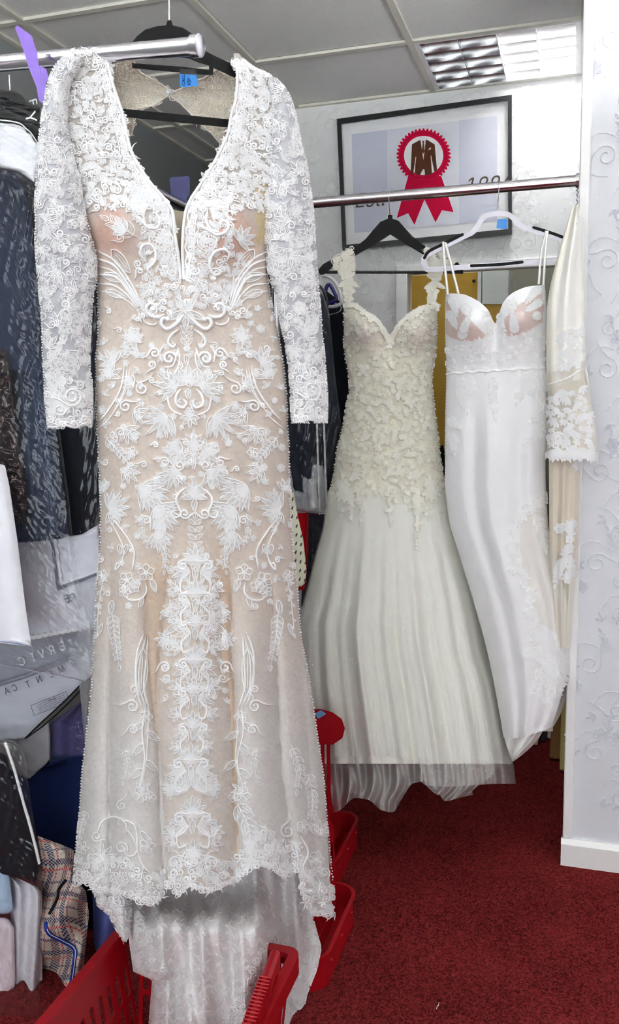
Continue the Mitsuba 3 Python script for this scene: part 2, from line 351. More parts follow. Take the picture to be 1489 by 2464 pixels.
# baseboard, corner strip, door casing
zb = float(at_Y(1400, 2026, 2.53)[2])
bb = Polygon([(0, 0), (0.02, 0), (0.02, zb-0.014), (0.008, zb), (0, zb)])
bm = trimesh.creation.extrude_polygon(bb, 2.51, engine='earcut'); v = np.array(bm.vertices)
bm = trimesh.Trimesh(np.stack([-0.012+v[:, 2], 2.547-v[:, 0], v[:, 1]], 1), bm.faces, process=False); bm.fix_normals()
add('baseboard_right', bm, 'm_trim', kind='structure', label='white painted skirting board at the foot of the pier')
add('trim_1', rbox(-0.008, 0.020, 2.535, 2.56, zb, CZ, 0.003), 'm_trim', kind='structure', label='white corner strip down the edge of the pier')
add('trim_2', cat_meshes([rbox(-0.765, -0.715, 3.80, 3.83, 0, 1.955, 0.003), box(-0.735, -0.72, 3.82, 3.94, 0, 1.93)]), 'm_trim', kind='structure')
add('trim_3', rbox(-0.765, 0.008, 3.805, 3.83, 1.918, 1.955, 0.003), 'm_trim', kind='structure')
# suspended ceiling: T bars and tiles
XS = [-0.605+0.6*k for k in range(-3, 6)]; YS = [3.275+0.6*k for k in range(-11, 5)]
bars = [box(x-0.012, x+0.012, -3.0, 5.45, CZ-0.006, CZ+0.004) for x in XS if -1.95 < x < 2.4]+[box(-1.95, 2.4, y-0.012, y+0.012, CZ-0.0055, CZ+0.004) for y in YS if -3 < y < 5.45]
bars += [box(-1.33, 0.008, 3.80, 3.82, CZ-0.006, CZ+0.004), box(-1.95, -1.93, -3, 5.45, CZ-0.006, CZ+0.004), box(0.008, 2.4, 2.527, 2.547, CZ-0.006, CZ+0.004)]
add('ceiling', box(-2.05, 2.5, -3.1, 5.6, CZ+0.13, CZ+0.18), 'm_room_wall', kind='structure', label='white suspended ceiling of square mineral tiles in a metal grid')
for b in bars: add(num('ceiling__grid_bar'), b, 'm_tbar')
LIGHTS = {(-0.605, 3.275), (-0.605, 3.875)}
ex, ey = [-1.95]+[x for x in XS if -1.95 < x < 2.4]+[2.4], [-3.0]+[y for y in YS if -3 < y < 5.45]+[5.45]
for i in range(len(ex)-1):
    for j in range(len(ey)-1):
        x0, x1, y0, y1 = ex[i], ex[i+1], ey[j], ey[j+1]
        if any(abs(x0-a) < 0.02 and abs(y0-b) < 0.02 for a, b in LIGHTS) or x1-x0 < 0.05: continue
        if x0 > -0.02 and y0 > 2.65: continue
        if y1 > 3.82 > y0 and x0 > -1.3: y1 = 3.82
        s = 0.004*((i*7+j*3) % 3)/3
        add(num('ceiling__tile'), rbox(x0+0.009, x1-0.009, y0+0.009, y1-0.009, CZ+0.003+s, CZ+0.018+s, 0.003), 'm_tile')
mat('m_tube', two({'type': 'diffuse', 'reflectance': rgb(235, 235, 235)}))
def ceiling_light(x0, y0, x1, y1, label, lit, louvre, grp=None):
    k = num('ceiling_light'); tag(k, label, 'ceiling light', grp)
    e = 0.012; X0, X1, Y0, Y1 = x0+e, x1-e, y0+e, y1-e; zf = CZ-0.004
    add(k+'__frame', cat_meshes([box(X0, X1, Y0, Y0+0.016, zf, CZ+0.06), box(X0, X1, Y1-0.016, Y1, zf, CZ+0.06), box(X0, X0+0.016, Y0, Y1, zf, CZ+0.06), box(X1-0.016, X1, Y0, Y1, zf, CZ+0.06)]), 'm_trim')
    add(k+'__tray', box(X0, X1, Y0, Y1, CZ+0.105, CZ+0.112), 'm_trim')
    X0 += 0.016; X1 -= 0.016; Y0 += 0.016; Y1 -= 0.016; xm = (X0+X1)/2
    if louvre:
        nb, nc = 5, 4
        def blade_mesh(xa, xb, yc, ti, bi):
            n = 10; xs = np.linspace(xa, xb, n); zs = np.linspace(0, 0.05, 7); out = []
            for sg in (-1, 1):
                th = ti*(zs/0.05)**2*sg+bi*sg
                wob = 0.0022*np.sin(xs*55+yc*90)[:, None]*np.sin(zs*60)[None]
                P = np.stack([np.broadcast_to(xs[:, None], (n, 7)), yc+th[None]+wob, np.broadcast_to(zf+0.002+zs[None], (n, 7))], -1); out.append(grid_mesh(P))
            return cat_meshes(out)
        for j in range(nb+1):
            yc = Y0+(Y1-Y0)*j/nb
            for h, (xa, xb) in enumerate(((X0, xm), (xm, X1))):
                add(num(k+'__louvre_blade'), blade_mesh(xa, xb, yc, 0.022, 0.001), 'm_mirror' if h == 0 else 'm_satin_alu', smooth=True)
        for i in range(nc+1):
            xc = X0+(X1-X0)*i/nc
            add(num(k+'__cross_blade'), cat_meshes([box(xc-0.0012, xc+0.0012, Y0, Y1, zf+0.002, zf+0.05)]), 'm_mirror' if i < 2 else 'm_satin_alu')
        for i in range(4):
            xc = X0+(X1-X0)*(i+0.5)/4
            t = tube(np.array([[xc, Y0+0.01, CZ+0.078], [xc, Y1-0.01, CZ+0.078]]), 0.013, 10)
            key = add(num(k+'__tube_lamp'), t, 'm_tube', smooth=30)
            if i >= 2: scene[key]['emitter'] = {'type': 'area', 'radiance': {'type': 'rgb', 'value': [v*10.0 for v in LAMP_RADIANCE]}}
    else:
        d = grid_mesh(np.array([[[X0, Y0, CZ+0.012], [X1, Y0, CZ+0.012]], [[X0, Y1, CZ+0.012], [X1, Y1, CZ+0.012]]]))
        if d.face_normals[0][2] > 0: d.invert()
        key = add(k+'__diffuser', d, 'm_tube'); scene[key]['emitter'] = {'type': 'area', 'radiance': {'type': 'rgb', 'value': [v*lit for v in LAMP_RADIANCE]}}
matte('m_blade', (245, 246, 250))
ceiling_light(-0.605, 3.275, -0.005, 3.82, 'recessed louvred ceiling light with half its mirror cells glowing, above the framed print', 1, True)
ceiling_light(-0.605, 3.95, -0.005, 4.25, 'added unseen light panel brightening the room beyond the doorway', 1.2, False)  # unseen panel, added to brighten the mustard cupboard front
def batten(x0, x1, y, z, label):  # strip lights added out of view to light the gowns and ceiling
    k = num('added_batten_light'); tag(k, label, 'ceiling light', 'added strip lights out of view over the shop floor')
    add(k+'__housing', rbox(x0, x1, y-0.02, y+0.02, z-0.06, z-0.028, 0.008), 'm_trim')
    for x in (x0+0.02, x1-0.02): add(num(k+'__lamp_holder'), rbox(x-0.012, x+0.012, y-0.018, y+0.018, z-0.035, z+0.018, 0.003), 'm_trim')
    for x in (x0+0.15, x1-0.15): add(num(k+'__wire'), tube(np.array([[x, y+0.021, z-0.05], [x, y+0.021, CZ]]), 0.0015, 6), 'm_chrome')
    key = add(k+'__tube_lamp', tube(np.array([[x0+0.03, y, z], [x1-0.03, y, z]]), 0.014, 12, caps=False), 'm_tube', smooth=True)
    scene[key]['emitter'] = {'type': 'area', 'radiance': {'type': 'rgb', 'value': ADDED_BATTEN_RADIANCE}}
batten(-1.25, 0.25, 0.30, 2.30, 'added unseen strip light nearest the lace gown')
batten(-1.25, 0.25, -1.60, 2.08, 'added unseen strip light nearest the shop window')
batten(0.50, 2.00, 0.70, 2.20, 'added unseen strip light out to the right of the pier')
def uplighter(x, y0, y1, z, label):  # troughs added out of view to brighten the visible ceiling
    k = num('added_uplighter'); tag(k, label, 'ceiling light', 'added uplighters out of view over the shop floor')
    pr = Polygon([(-0.065, 0.018), (-0.03, -0.035), (0.03, -0.035), (0.065, 0.018), (0.061, 0.018), (0.028, -0.031), (-0.028, -0.031), (-0.061, 0.018)])
    m = trimesh.creation.extrude_polygon(pr, y1-y0, engine='earcut'); v = np.array(m.vertices); m = trimesh.Trimesh(np.stack([x+v[:, 0], y0+v[:, 2], z+v[:, 1]], 1), m.faces, process=False); m.fix_normals(); add(k+'__trough', m, 'm_trim')
    for y in (y0+0.002, y1-0.002): add(num(k+'__end_plate'), box(x-0.062, x+0.062, y-0.002, y+0.002, z-0.035, z+0.018), 'm_trim')
    for y in (y0+0.2, y1-0.2): add(num(k+'__wire'), tube(np.array([[x+0.063, y, z+0.016], [x+0.063, y, CZ]]), 0.0015, 6), 'm_chrome')
    key = add(k+'__tube_lamp', tube(np.array([[x, y0+0.02, z-0.008], [x, y1-0.02, z-0.008]]), 0.014, 12, caps=False), 'm_tube', smooth=True)
    scene[key]['emitter'] = {'type': 'area', 'radiance': {'type': 'rgb', 'value': ADDED_UPLIGHT_RADIANCE}}
uplighter(0.60, 0.80, 2.00, 1.98, 'added unseen uplighter trough in front of the pier')
uplighter(-1.60, -0.20, 1.00, 2.08, 'added unseen uplighter trough beside the dark wall')

# embossed wallpaper: raised scrolls and flowers
class Flat:
    def __init__(s, pl): s.pl = pl
    def at(s, x, y, off): return s.pl.at(x, y, off)
class Metric:
    """a flat wall addressed in millimetres"""
    def __init__(s, o, u, n, lim): s.o, s.u, s.n = map(lambda q: np.asarray(q, float), (o, u, n)); s.lim = lim
    def at(s, x, y, off): return s.o+(x[:, None]*s.u-y[:, None]*np.array([0, 0, 1.0]))*0.001+np.asarray(off)[:, None]*s.n
def anaglypta(w, h, seed, cord):
    L = Lace(); r = np.random.default_rng(seed); i = 0
    for yy in np.arange(60, h, 140):
        for xx in np.arange(45, w, 120):
            x, y = xx+(75 if i % 2 else 0)+r.uniform(-12, 12), yy+r.uniform(-12, 12); i += 1
            hd = 1 if r.random() < 0.5 else -1; a = r.uniform(0, 6.28)
            L.scroll(x, y, a, 30, hd, cord, 1.2); L.scroll(x+62*hd, y+48, a+2, 20, -hd, cord*0.85, 1.5)
            if r.random() < 0.6: L.flower(x-40, y+70, 19, 6, a, cord*0.55)
            L.spray([(x+25, y-30), (x+40, y-62), (x+28, y-92)], 24, 4, cord*0.5)
            L.cord([(x-60, y-20), (x-35, y-55), (x-5, y-60), (x+22, y-48)], cord*0.8)
            L.fan(x-55, y+15, a, 28, 3, 1.4, 0.35, cord*0.5)
            for q in range(6): L.bead(x-70+q*11, y+98+3*math.sin(q), cord*0.8)
    return L
HP = 2650-1000*zb
add('wall_right__relief', anaglypta(330, HP, 3, 1.8).mesh(Metric((0.022, 2.5472, CZ-0.01), (1, 0, 0), (0, -1, 0), (330, HP-4)), 0.00075), 'm_pier', smooth=True, kind='stuff')
add('wall_back__relief', cat_meshes([anaglypta(530, 1900, 4, 1.8).mesh(Metric((-1.30, 3.8202, CZ-0.02), (1, 0, 0), (0, -1, 0), (530, 1900)), 0.0003), anaglypta(720, 680, 5, 1.8).mesh(Metric((-0.73, 3.8202, CZ-0.02), (1, 0, 0), (0, -1, 0), (730, 680)), 0.0003)]), 'm_wall', smooth=True, kind='stuff')

# what the doorway shows: a mustard cupboard front with a white post and panel
k = 'cupboard'; tag(k, 'mustard brown cupboard with a white post and upper panel seen through the doorway', 'cupboard')
plain('m_mustard', (190, 152, 60), 0.5, 0.3); matte('m_pale_panel', (214, 220, 218))
pc = Plane((0, 4.30, 0), 0)
def prect(x0, y0, x1, y1): return [(x0, y0), (x1, y0), (x1, y1), (x0, y1)]
def to_floor(pl, x0, y0, x1, d0, d1):
    a, b = pl.at(x0, y0, d0), pl.at(x1, y0, d0)
    return box(a[0], b[0], a[1]-(d1-d0), a[1], 0.0, a[2])
add(k+'__door', to_floor(pc, 950, 668, 1151, 0, 0.03), 'm_mustard'); add(k+'__post', to_floor(pc, 1152, 640, 1160, 0, 0.05), 'm_trim')
add(k+'__panel', prism(pc, prect(1160, 640, 1222, 732), 0.0, 0.03), 'm_pale_panel'); add(k+'__lower_door', to_floor(pc, 1160, 735, 1224, 0, 0.025), 'm_mustard')
q = pc.at(1140, 676, 0.03); add(k+'__knob', trimesh.creation.icosphere(1, 0.008).apply_translation(q), 'm_black_gloss', smooth=True)
q0, q1 = pc.at(945, 640, 0)[0], pc.at(1224, 640, 0)[0]
add(k+'__carcass', box(q0, q1, 4.305, 4.6, 0, float(pc.at(1000, 655, 0)[2])), 'm_trim')

# framed print on the back wall
pf = Plane((0, 3.795, 0), 0); k = 'framed_print'
tag(k, 'black framed print of a red rosette with a brown suit, hung on the white wall', 'picture')
out = Polygon([(810, 286), (1231, 228), (1231.5, 563), (824, 603)]); inn = Polygon([(821, 298), (1222, 241), (1222.5, 551), (833, 589)])
add(k+'__frame', prism(pf, out.difference(inn), -0.02, 0.012), 'm_black_gloss'); add(k+'__mat', prism(pf, inn.buffer(1), -0.015, -0.004), 'm_white')
def sub(pts): return [(700+x/1.8872, y/1.8872) for x, y in pts]
prt = Polygon(sub([(275, 610), (936, 525), (936, 1002), (288, 1058)]))
matte('m_print_a', (206, 208, 224)); matte('m_print_b', (220, 221, 231)); matte('m_rosette', (196, 24, 62)); matte('m_rosette_dark', (168, 20, 52)); matte('m_suit', (74, 46, 34)); matte('m_ink', (74, 66, 52))
add(k+'__sheet', prism(pf, prt, -0.004, -0.0025), 'm_print_a'); add(k+'__sheet_centre', prism(pf, prt.intersection(Polygon(sub([(437, 500), (762, 500), (762, 1100), (437, 1100)]))), -0.0025, -0.0018), 'm_print_b')
cx, cy = 602, 706
tails = [Polygon(sub([(532, 800), (480, 990), (532, 968), (560, 1021), (606, 905), (604, 800)])), Polygon(sub([(604, 800), (606, 905), (656, 1010), (685, 955), (738, 963), (682, 800)]))]
for t in tails: add(num(k+'__ribbon'), prism(pf, t, -0.002, -0.0012), 'm_rosette')
saw = []
for i in range(42):
    a = 2*np.pi*i/42
    for da, r in ((0.0, 113), (0.05, 123), (0.10, 123.5), (0.135, 113)): saw.append((cx+math.cos(a+da)*r, cy+math.sin(a+da)*r))
disc = lambda r: Polygon(sub([(cx+math.cos(t)*r, cy+math.sin(t)*r) for t in np.linspace(0, 2*np.pi, 64, endpoint=False)]))
add(k+'__rosette', prism(pf, Polygon(sub(saw)).difference(disc(89)), -0.0012, 0.0), 'm_rosette')
add(k+'__rosette_ring', prism(pf, disc(105).difference(disc(100)), 0.0, 0.0006), 'm_rosette_dark'); add(k+'__rosette_centre', prism(pf, disc(90), -0.0012, -0.0006), 'm_white')
body = Polygon(sub([(583, 637), (549, 655), (543, 789), (554, 793), (567, 712), (562, 787), (584, 797), (599, 768), (606, 770), (609, 800), (641, 788), (635, 706), (651, 780), (663, 777), (652, 655), (616, 634), (612, 634), (601, 728), (588, 637)]))
slits = unary_union([Polygon(sub([(567, 712), (559, 790), (555, 793)])).buffer(0.6), Polygon(sub([(635, 706), (641, 788), (650, 782)])).buffer(0.6), Polygon(sub([(621, 682), (635, 667), (634, 678)]))])
add(k+'__suit', prism(pf, body.difference(slits), -0.0006, 0.0006), 'm_suit'); add(k+'__tie', prism(pf, Polygon(sub([(595, 640), (606, 640), (603, 650), (606, 686), (601, 700), (594, 686), (598, 650)])), -0.0006, 0.0006), 'm_suit')
add(k+'__lettering', text_on(pf, 'Est.', 852, 500, 0.058, shear=0.22, d0=-0.002), 'm_ink'); add(k+'__lettering_001', text_on(pf, '1994', 1116, 462, 0.055, shear=0.22, d0=-0.002), 'm_ink')

# timber offcuts leaning in the corner by the doorway
def plank(x0, y0, x1, y1, w, t, Y0, Y1, c, lab):
    a, b = at_Y(x0, y0, Y0), at_Y(x1, y1, Y1); a[2] = 0.004
    m = obox(a, b, w, t, up=(0, 1, 0.2), r=0.003); nme = num('timber_plank'); plain('m_wood_%d' % COUNT['timber_plank'], c, 0.6, 0.2)
    add(nme, m, 'm_wood_%d' % COUNT['timber_plank'], label=lab, cat='plank', group='planks leaning by the doorway')
plank(1358, 1856, 1366, 1560, 0.036, 0.05, 3.20, 3.42, (186, 172, 104), 'yellowish timber batten with screws leaning nearest the white pier')
plank(1334, 1828, 1352, 1560, 0.04, 0.035, 3.30, 3.50, (120, 84, 48), 'dark brown wooden plank leaning just left of the yellowish batten')
plank(1284, 1795, 1316, 1600, 0.028, 0.02, 3.42, 3.60, (206, 186, 140), 'short pale wood strip leaning under the hem of the plain white gown')
plank(1304, 1797, 1342, 1600, 0.02, 0.016, 3.46, 3.62, (26, 24, 24), 'short black strip leaning between pale wood strips')
plank(1320, 1800, 1364, 1600, 0.02, 0.02, 3.50, 3.64, (215, 215, 210), 'narrow white strip leaning behind the dark brown plank')
for i in range(5):
    a = at_Y(1362-i*0.5, 1848-i*22, 3.20+i*0.01); add(num('timber_plank__screw'), tube([a+[0, -0.024, 0], a+[0, -0.040, 0.003]], 0.004, 8), 'm_chrome')
# ------------------------------------------------------------------ the long-sleeved lace gown in front
D1C = at_depth(407, 150, 1.62); P1 = Plane(D1C, 39.0); PX1 = 1.58/F
def shift(pl, d): q = Plane(pl.o+pl.n*d, 0); q.u, q.n = pl.u, pl.n; return q
def cols(base, X, Y, zones, seed, speck=0.10, fine=(5.0, 5.0)):
    """fabric colour over a cloth's own frame: zones = (weight function, colour); speck = the open net of the lace"""
    c = np.broadcast_to(lin(base), X.shape+(3,)).copy()
    for fn, col in zones:
        w = np.clip(fn(X, Y), 0, 1)[..., None]; c = c*(1-w)+lin(col)*w
    if speck:
        g = fold_noise(X, Y, fine[0], fine[1], seed, 2); big = fold_noise(X, Y, 45, 60, seed+1, 2)
        c = c*(1+speck*2.2*g[..., None]*(1+1.4*big[..., None]))
    return np.clip(c, 0, 1).reshape(-1, 3)
blob = lambda x, y, rx, ry: (lambda X, Y: np.exp(-(((X-x)/rx)**2+((Y-y)/ry)**2)))
sst = lambda a, b, x: (lambda t: t*t*(3-2*t))(np.clip((np.asarray(x, float)-a)/(b-a), 0, 1))
g1 = 'wedding_gown'
tag(g1, 'white long-sleeved lace wedding gown with plunging neckline, on the black velvet hanger in front', 'wedding gown')
TL = [(165, 128), (146, 150), (138, 180), (138, 209), (146, 284), (160, 354), (172, 398), (190, 468), (203, 542), (222, 592), (231, 642), (235, 692), (236, 791), (231, 866), (231, 940), (234, 1040), (238, 1117), (242, 1234), (240, 1312), (235, 1370), (227, 1526), (219, 1662), (207, 1774), (197, 1864), (190, 1968), (182, 2048), (177, 2125)]
TR = [(575, 128), (610, 160), (650, 180), (668, 230), (670, 300), (664, 368), (654, 438), (648, 520), (645, 567), (643, 610), (643, 657), (651, 716), (664, 781), (676, 841), (684, 895), (690, 965), (692, 1040), (694, 1058), (696, 1156), (700, 1253), (706, 1331), (716, 1429), (723, 1526), (737, 1596), (748, 1662), (764, 1774), (779, 1874), (786, 1968), (797, 2087), (804, 2150)]
VL = [(259, 126), (271, 185), (289, 244), (299, 274), (308, 319), (318, 359), (338, 398), (368, 443), (403, 483), (420, 513), (425, 567), (433, 617), (439, 684)]
VR = [(562, 146), (567, 180), (564, 234), (552, 279), (545, 319), (530, 354), (507, 398), (482, 438), (453, 483), (443, 508), (438, 542), (435, 592), (440, 684)]
pint = lambda pts: (lambda f, lo, hi: (lambda y: f(np.clip(y, lo, hi))))(PchipInterpolator([q[1] for q in pts], [q[0] for q in pts]), pts[0][1], pts[-1][1])
vl, vr = pint(VL), pint(VR)
AXF = pint([(440, 680), (447, 750), (451, 860), (453, 910), (458, 1010), (466, 1170), (470, 1311), (470, 1530), (464, 1750), (459, 1849), (463, 1948), (466, 2120)])
FOLDS = [pint(q) for q in ([(262, 1250), (266, 1400), (262, 1662), (262, 1800), (265, 2130)], [(345, 1250), (347, 1331), (351, 1506), (361, 1662), (379, 1799), (383, 1930), (394, 2120)], [(418, 1250), (414, 1312), (392, 1500), (378, 1680), (388, 1850), (402, 2120)],
         [(495, 1250), (532, 1448), (532, 1584), (548, 1660), (558, 1799), (561, 1948), (566, 2120)], [(520, 1250), (558, 1448), (557, 1584), (564, 1660), (568, 1799), (571, 1948), (573, 2120)], [(632, 1250), (655, 1428), (666, 1600), (672, 1750), (677, 1849), (697, 1998), (706, 2120)], [(700, 1250), (708, 1400), (725, 1600), (742, 1800), (757, 2000), (766, 2120)])]
def folds1(x, y, t):
    x, y = np.broadcast_arrays(np.asarray(x, float), np.asarray(y, float)); b = Fr.L(y), Fr.R(y)
    ed = [b[0]]+[f(y) for f in FOLDS]+[b[1]]; A = 0.034*sst(1240, 1620, y); out = np.zeros_like(x)
    for p, q in zip(ed[:-1], ed[1:]):
        w = np.maximum(q-p, 1); s = (x-p)/w; inn = (s >= 0) & (s < 1)
        out = np.where(inn, np.sin(np.pi*np.clip(s, 0, 1))**0.6*np.minimum(1, w/95), out)
    out = A*(out-0.5)
    out += 0.030*(blob(285, 560, 62, 75)(x, y)+blob(545, 560, 62, 75)(x, y)) - 0.012*blob(440, 640, 25, 60)(x, y)
    out += 0.006*fold_noise(x, y, 60, 130, 11)*sst(300, 700, y)
    return out
Fr = Rows(TL, TR)
B1 = [(128, 0.010), (200, 0.020), (300, 0.030), (420, 0.040), (550, 0.052), (700, 0.058), (780, 0.058), (1000, 0.085), (1300, 0.105), (1700, 0.135), (2125, 0.17)]
gown = Cloth(P1, TL, TR, 128, 2125, B1, folds1, 0.55)
HEM = pint([(2127, 177), (2120, 200), (2135, 225), (2148, 300), (2172, 354), (2160, 385), (2127, 405), (2150, 425), (2127, 458), (2142, 498), (2122, 550), (2112, 572), (2097, 590), (2077, 637), (2105, 690), (2090, 712), (2150, 728), (2195, 756), (2200, 806)])
hem = HEM
def warp1(X, Y): return X, Y+(hem(X)-2125)*sst(1900, 2125, Y)
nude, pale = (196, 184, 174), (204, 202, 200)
Z1 = [(lambda X, Y: 0.85*sst(1350, 1900, Y), pale), (lambda X, Y: 0.8*np.minimum(1, 1.7*blob(268, 550, 46, 58)(X, Y))+0.75*np.minimum(1, 1.7*blob(560, 562, 56, 66)(X, Y)), (188, 148, 134)),
      (lambda X, Y: 0.9*sst(620, 480, Y)*(1-blob(268, 545, 55, 70)(X, Y))*(1-blob(560, 560, 60, 75)(X, Y)), (176, 171, 166)),  # upper bodice ground darkened: painted shade in the gaps between lace cords
      (lambda X, Y: 0.9*sst(612, 622, X+4*np.sin(Y/9))*sst(430, 455, Y)*sst(604, 570, Y), (190, 172, 136)),
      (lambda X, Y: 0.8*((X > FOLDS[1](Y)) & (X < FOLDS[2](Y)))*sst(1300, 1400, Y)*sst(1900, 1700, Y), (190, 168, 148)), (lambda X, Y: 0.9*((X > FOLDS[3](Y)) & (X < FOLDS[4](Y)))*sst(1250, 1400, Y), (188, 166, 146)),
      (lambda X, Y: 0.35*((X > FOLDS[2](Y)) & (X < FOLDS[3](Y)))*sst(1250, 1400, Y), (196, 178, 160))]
ms, cs = [], []
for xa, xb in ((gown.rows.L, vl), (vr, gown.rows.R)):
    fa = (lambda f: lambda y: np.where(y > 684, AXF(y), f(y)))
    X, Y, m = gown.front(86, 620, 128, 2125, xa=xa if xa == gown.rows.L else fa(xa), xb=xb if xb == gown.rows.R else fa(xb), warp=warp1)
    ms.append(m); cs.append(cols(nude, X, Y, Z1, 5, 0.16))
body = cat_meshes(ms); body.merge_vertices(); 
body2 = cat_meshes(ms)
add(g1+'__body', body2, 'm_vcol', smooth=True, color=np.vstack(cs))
BK = pint([(470, 190), (500, 400), (508, 440), (490, 500), (440, 600), (430, 640), (430, 830)])
X, Y, m = gown.back(60, 220, 500, 2080, 0.55, warp=lambda X, Y: (X, Y+(BK(X)-500)*sst(760, 500, Y)))
add(g1+'__back', m, 'm_vcol', smooth=True, color=cols((226, 214, 190), X, Y, [(lambda X, Y: sst(900, 1400, Y), (215, 210, 204))], 6, 0.06))
# sleeves
SL = [([(150, 136), (128, 165), (112, 214), (102, 269), (92, 344), (87, 428), (84, 518), (86, 597), (92, 677), (99, 761), (102, 841), (107, 935), (115, 1026)], [(206, 136), (188, 165), (166, 209), (160, 284), (171, 354), (192, 433), (204, 508), (219, 567), (231, 617), (232, 667), (224, 716), (218, 791), (215, 866), (222, 940), (219, 1026)]),
      ([(640, 186), (652, 220), (657, 270), (654, 368), (644, 468), (639, 567), (644, 642), (664, 716), (676, 781), (691, 856), (698, 935), (701, 1012)], [(662, 186), (694, 225), (708, 265), (721, 329), (741, 418), (753, 508), (757, 577), (763, 647), (768, 716), (776, 806), (783, 895), (787, 965), (786, 1012)])]
sleeves = []
for i, (l, r) in enumerate(SL):
    y0, y1 = l[0][1], l[-1][1]
    c = Cloth(shift(P1, 0.028 if i == 0 else 0.012), l, r, y0, y1, [(y0, 0.012), (y0+120, 0.030), (600, 0.042), (1000, 0.034)], lambda x, y, t: 0.010*fold_noise(x, y, 40, 70, 21), 0.55)
    wp = lambda X, Y, y1=y1: (X, Y+sst(y1-60, y1, Y)*6*np.sin((X-100)/17.0)**2)
    X, Y, m = c.front(34, 260, warp=wp); X2, Y2, b = c.back(34, 120, depth=0.8)
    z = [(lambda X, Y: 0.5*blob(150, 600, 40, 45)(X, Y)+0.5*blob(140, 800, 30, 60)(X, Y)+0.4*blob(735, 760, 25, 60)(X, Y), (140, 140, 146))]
    sk = num(g1+'__sleeve'); add(sk, cat_meshes([m, b]), 'm_vcol', smooth=True, color=np.vstack([cols((178, 178, 183), X, Y, z, 8+i, 0.16, (4, 4)), cols((222, 222, 222), X2, Y2, [], 9, 0.05)])); sleeves.append((c, sk))  # front ground colour darkened to paint shade into the sleeve lace gaps
# back yoke of sheer lace between the shoulders, seen through the neckline
yk = [[(252, 132), (300, 140), (318, 142), (338, 175), (378, 197), (405, 214), (418, 222), (403, 231), (368, 254), (330, 262), (318, 275), (322, 300), (316, 326), (300, 330), (270, 250)],
      [(402, 214), (420, 220), (440, 212), (452, 200), (492, 188), (522, 167), (540, 160), (575, 150), (575, 320), (535, 352), (510, 322), (480, 298), (455, 270), (430, 245), (414, 234)]]
yc = Cloth(shift(P1, -0.055), [(240, 120), (240, 360)], [(590, 120), (590, 360)], 120, 360, 0.004, None)
matte('m_yoke', (214, 206, 188)); matte('m_yoke_lace', (248, 243, 232))
for j, p in enumerate(yk):
    add(num(g1+'__back_yoke'), prism(shift(P1, -0.055), Polygon(p).buffer(2), -0.001, 0.0012), 'm_yoke')
    L = Lace(); r = np.random.default_rng(40+j)
    for x, y in scatter(p, 12, 44+j, 3000):
        u = r.random()
        (L.flower(x, y, r.uniform(7, 10), 5, r.uniform(0, 6), 0.9) if u < 0.4 else L.scroll(x, y, r.uniform(0, 6.28), r.uniform(6, 9), r.choice((-1, 1)), 1.5, 1.0))
    e = np.array(Polygon(p).exterior.coords)
    for q in range(0, 200): 
        pt = Polygon(p).exterior.interpolate(q/200, normalized=True); L.bead(pt.x, pt.y, 2.6)
    k = g1+'__back_yoke'+('' if j == 0 else '_001'); add(k+'__lace', L.mesh(Flat(shift(P1, -0.0535)), PX1), 'm_yoke_lace', smooth=True, kind='stuff')
q = P1.at(407, 222, -0.048); add(g1+'__clasp', trimesh.creation.icosphere(2, 0.006).apply_translation(q), 'm_bead', smooth=True)

# ---- raised lace: hand-set motifs, mirrored about the gown's middle line
MOT = []
def both(fn):
    L = Lace(); fn(L); MOT.append((L, AXF)); MOT.append((L.mirrored(AXF), None))
def one(fn): L = Lace(); fn(L); MOT.append((L, None))
pi = math.pi
# waist: leaf star, swags, spirals
one(lambda L: [L.leaf(447, 749, a, l, 15, 1.8) for a, l in ((-2.2, 44), (-0.95, 44), (2.75, 58), (0.4, 58), (2.2, 40), (0.95, 40), (-1.57, 30), (1.57, 46))])
both(lambda L: (L.cord([(441, 760), (425, 778), (403, 792), (388, 780), (392, 766), (403, 768)], 5.5, 24), L.bead(404, 769, 7)))
both(lambda L: (L.cord([(396, 756), (378, 764), (358, 757), (352, 740), (362, 730), (373, 736), (368, 745)], 4.6, 24), L.bead(368, 745, 5.5), L.cord([(344, 762), (350, 776), (368, 782), (380, 776)], 2.4)))
both(lambda L: (L.cord([(432, 792), (412, 806), (405, 824), (416, 835), (424, 826)], 3.6), L.beads_on([(420, 800), (412, 815), (416, 826)], 2.4, 6)))
both(lambda L: (L.scroll(407, 862, 0.3, 17, 1, 4.4, 0), L.cord([(430, 835), (424, 858), (415, 880), (395, 884)], 2.6), L.cord([(395, 830), (384, 850), (390, 872)], 2.4, beads=True)))
both(lambda L: (L.scroll(372, 850, 3.4, 13, -1, 3.4, 0.9), L.scroll(365, 878, 1.4, 10, 1, 3.0, 1.0)))
one(lambda L: ([L.leaf(449, 800+i*15, -pi/2+s*(0.75), 22, 9, 1.3) for i in range(3) for s in (-1, 1)], L.leaf(449, 852, pi/2, 26, 12, 1.4), L.flower(450, 838, 8, 6)))
both(lambda L: (L.cord([(474, 838), (470, 862), (476, 885), (488, 898)], 2.2, beads=True),))
both(lambda L: (L.fan(318, 815, -1.6, 34, 7, 3.6, 0.34), L.flower(318, 806, 18, 7), L.leaf(318, 818, 2.5, 30, 12), L.leaf(318, 818, 1.2, 30, 12)))
both(lambda L: L.fan(275, 872, -2.5, 46, 6, 2.6, 0.3)); both(lambda L: L.spray([(288, 862), (312, 845), (352, 858)], 18, 5, 1.5))
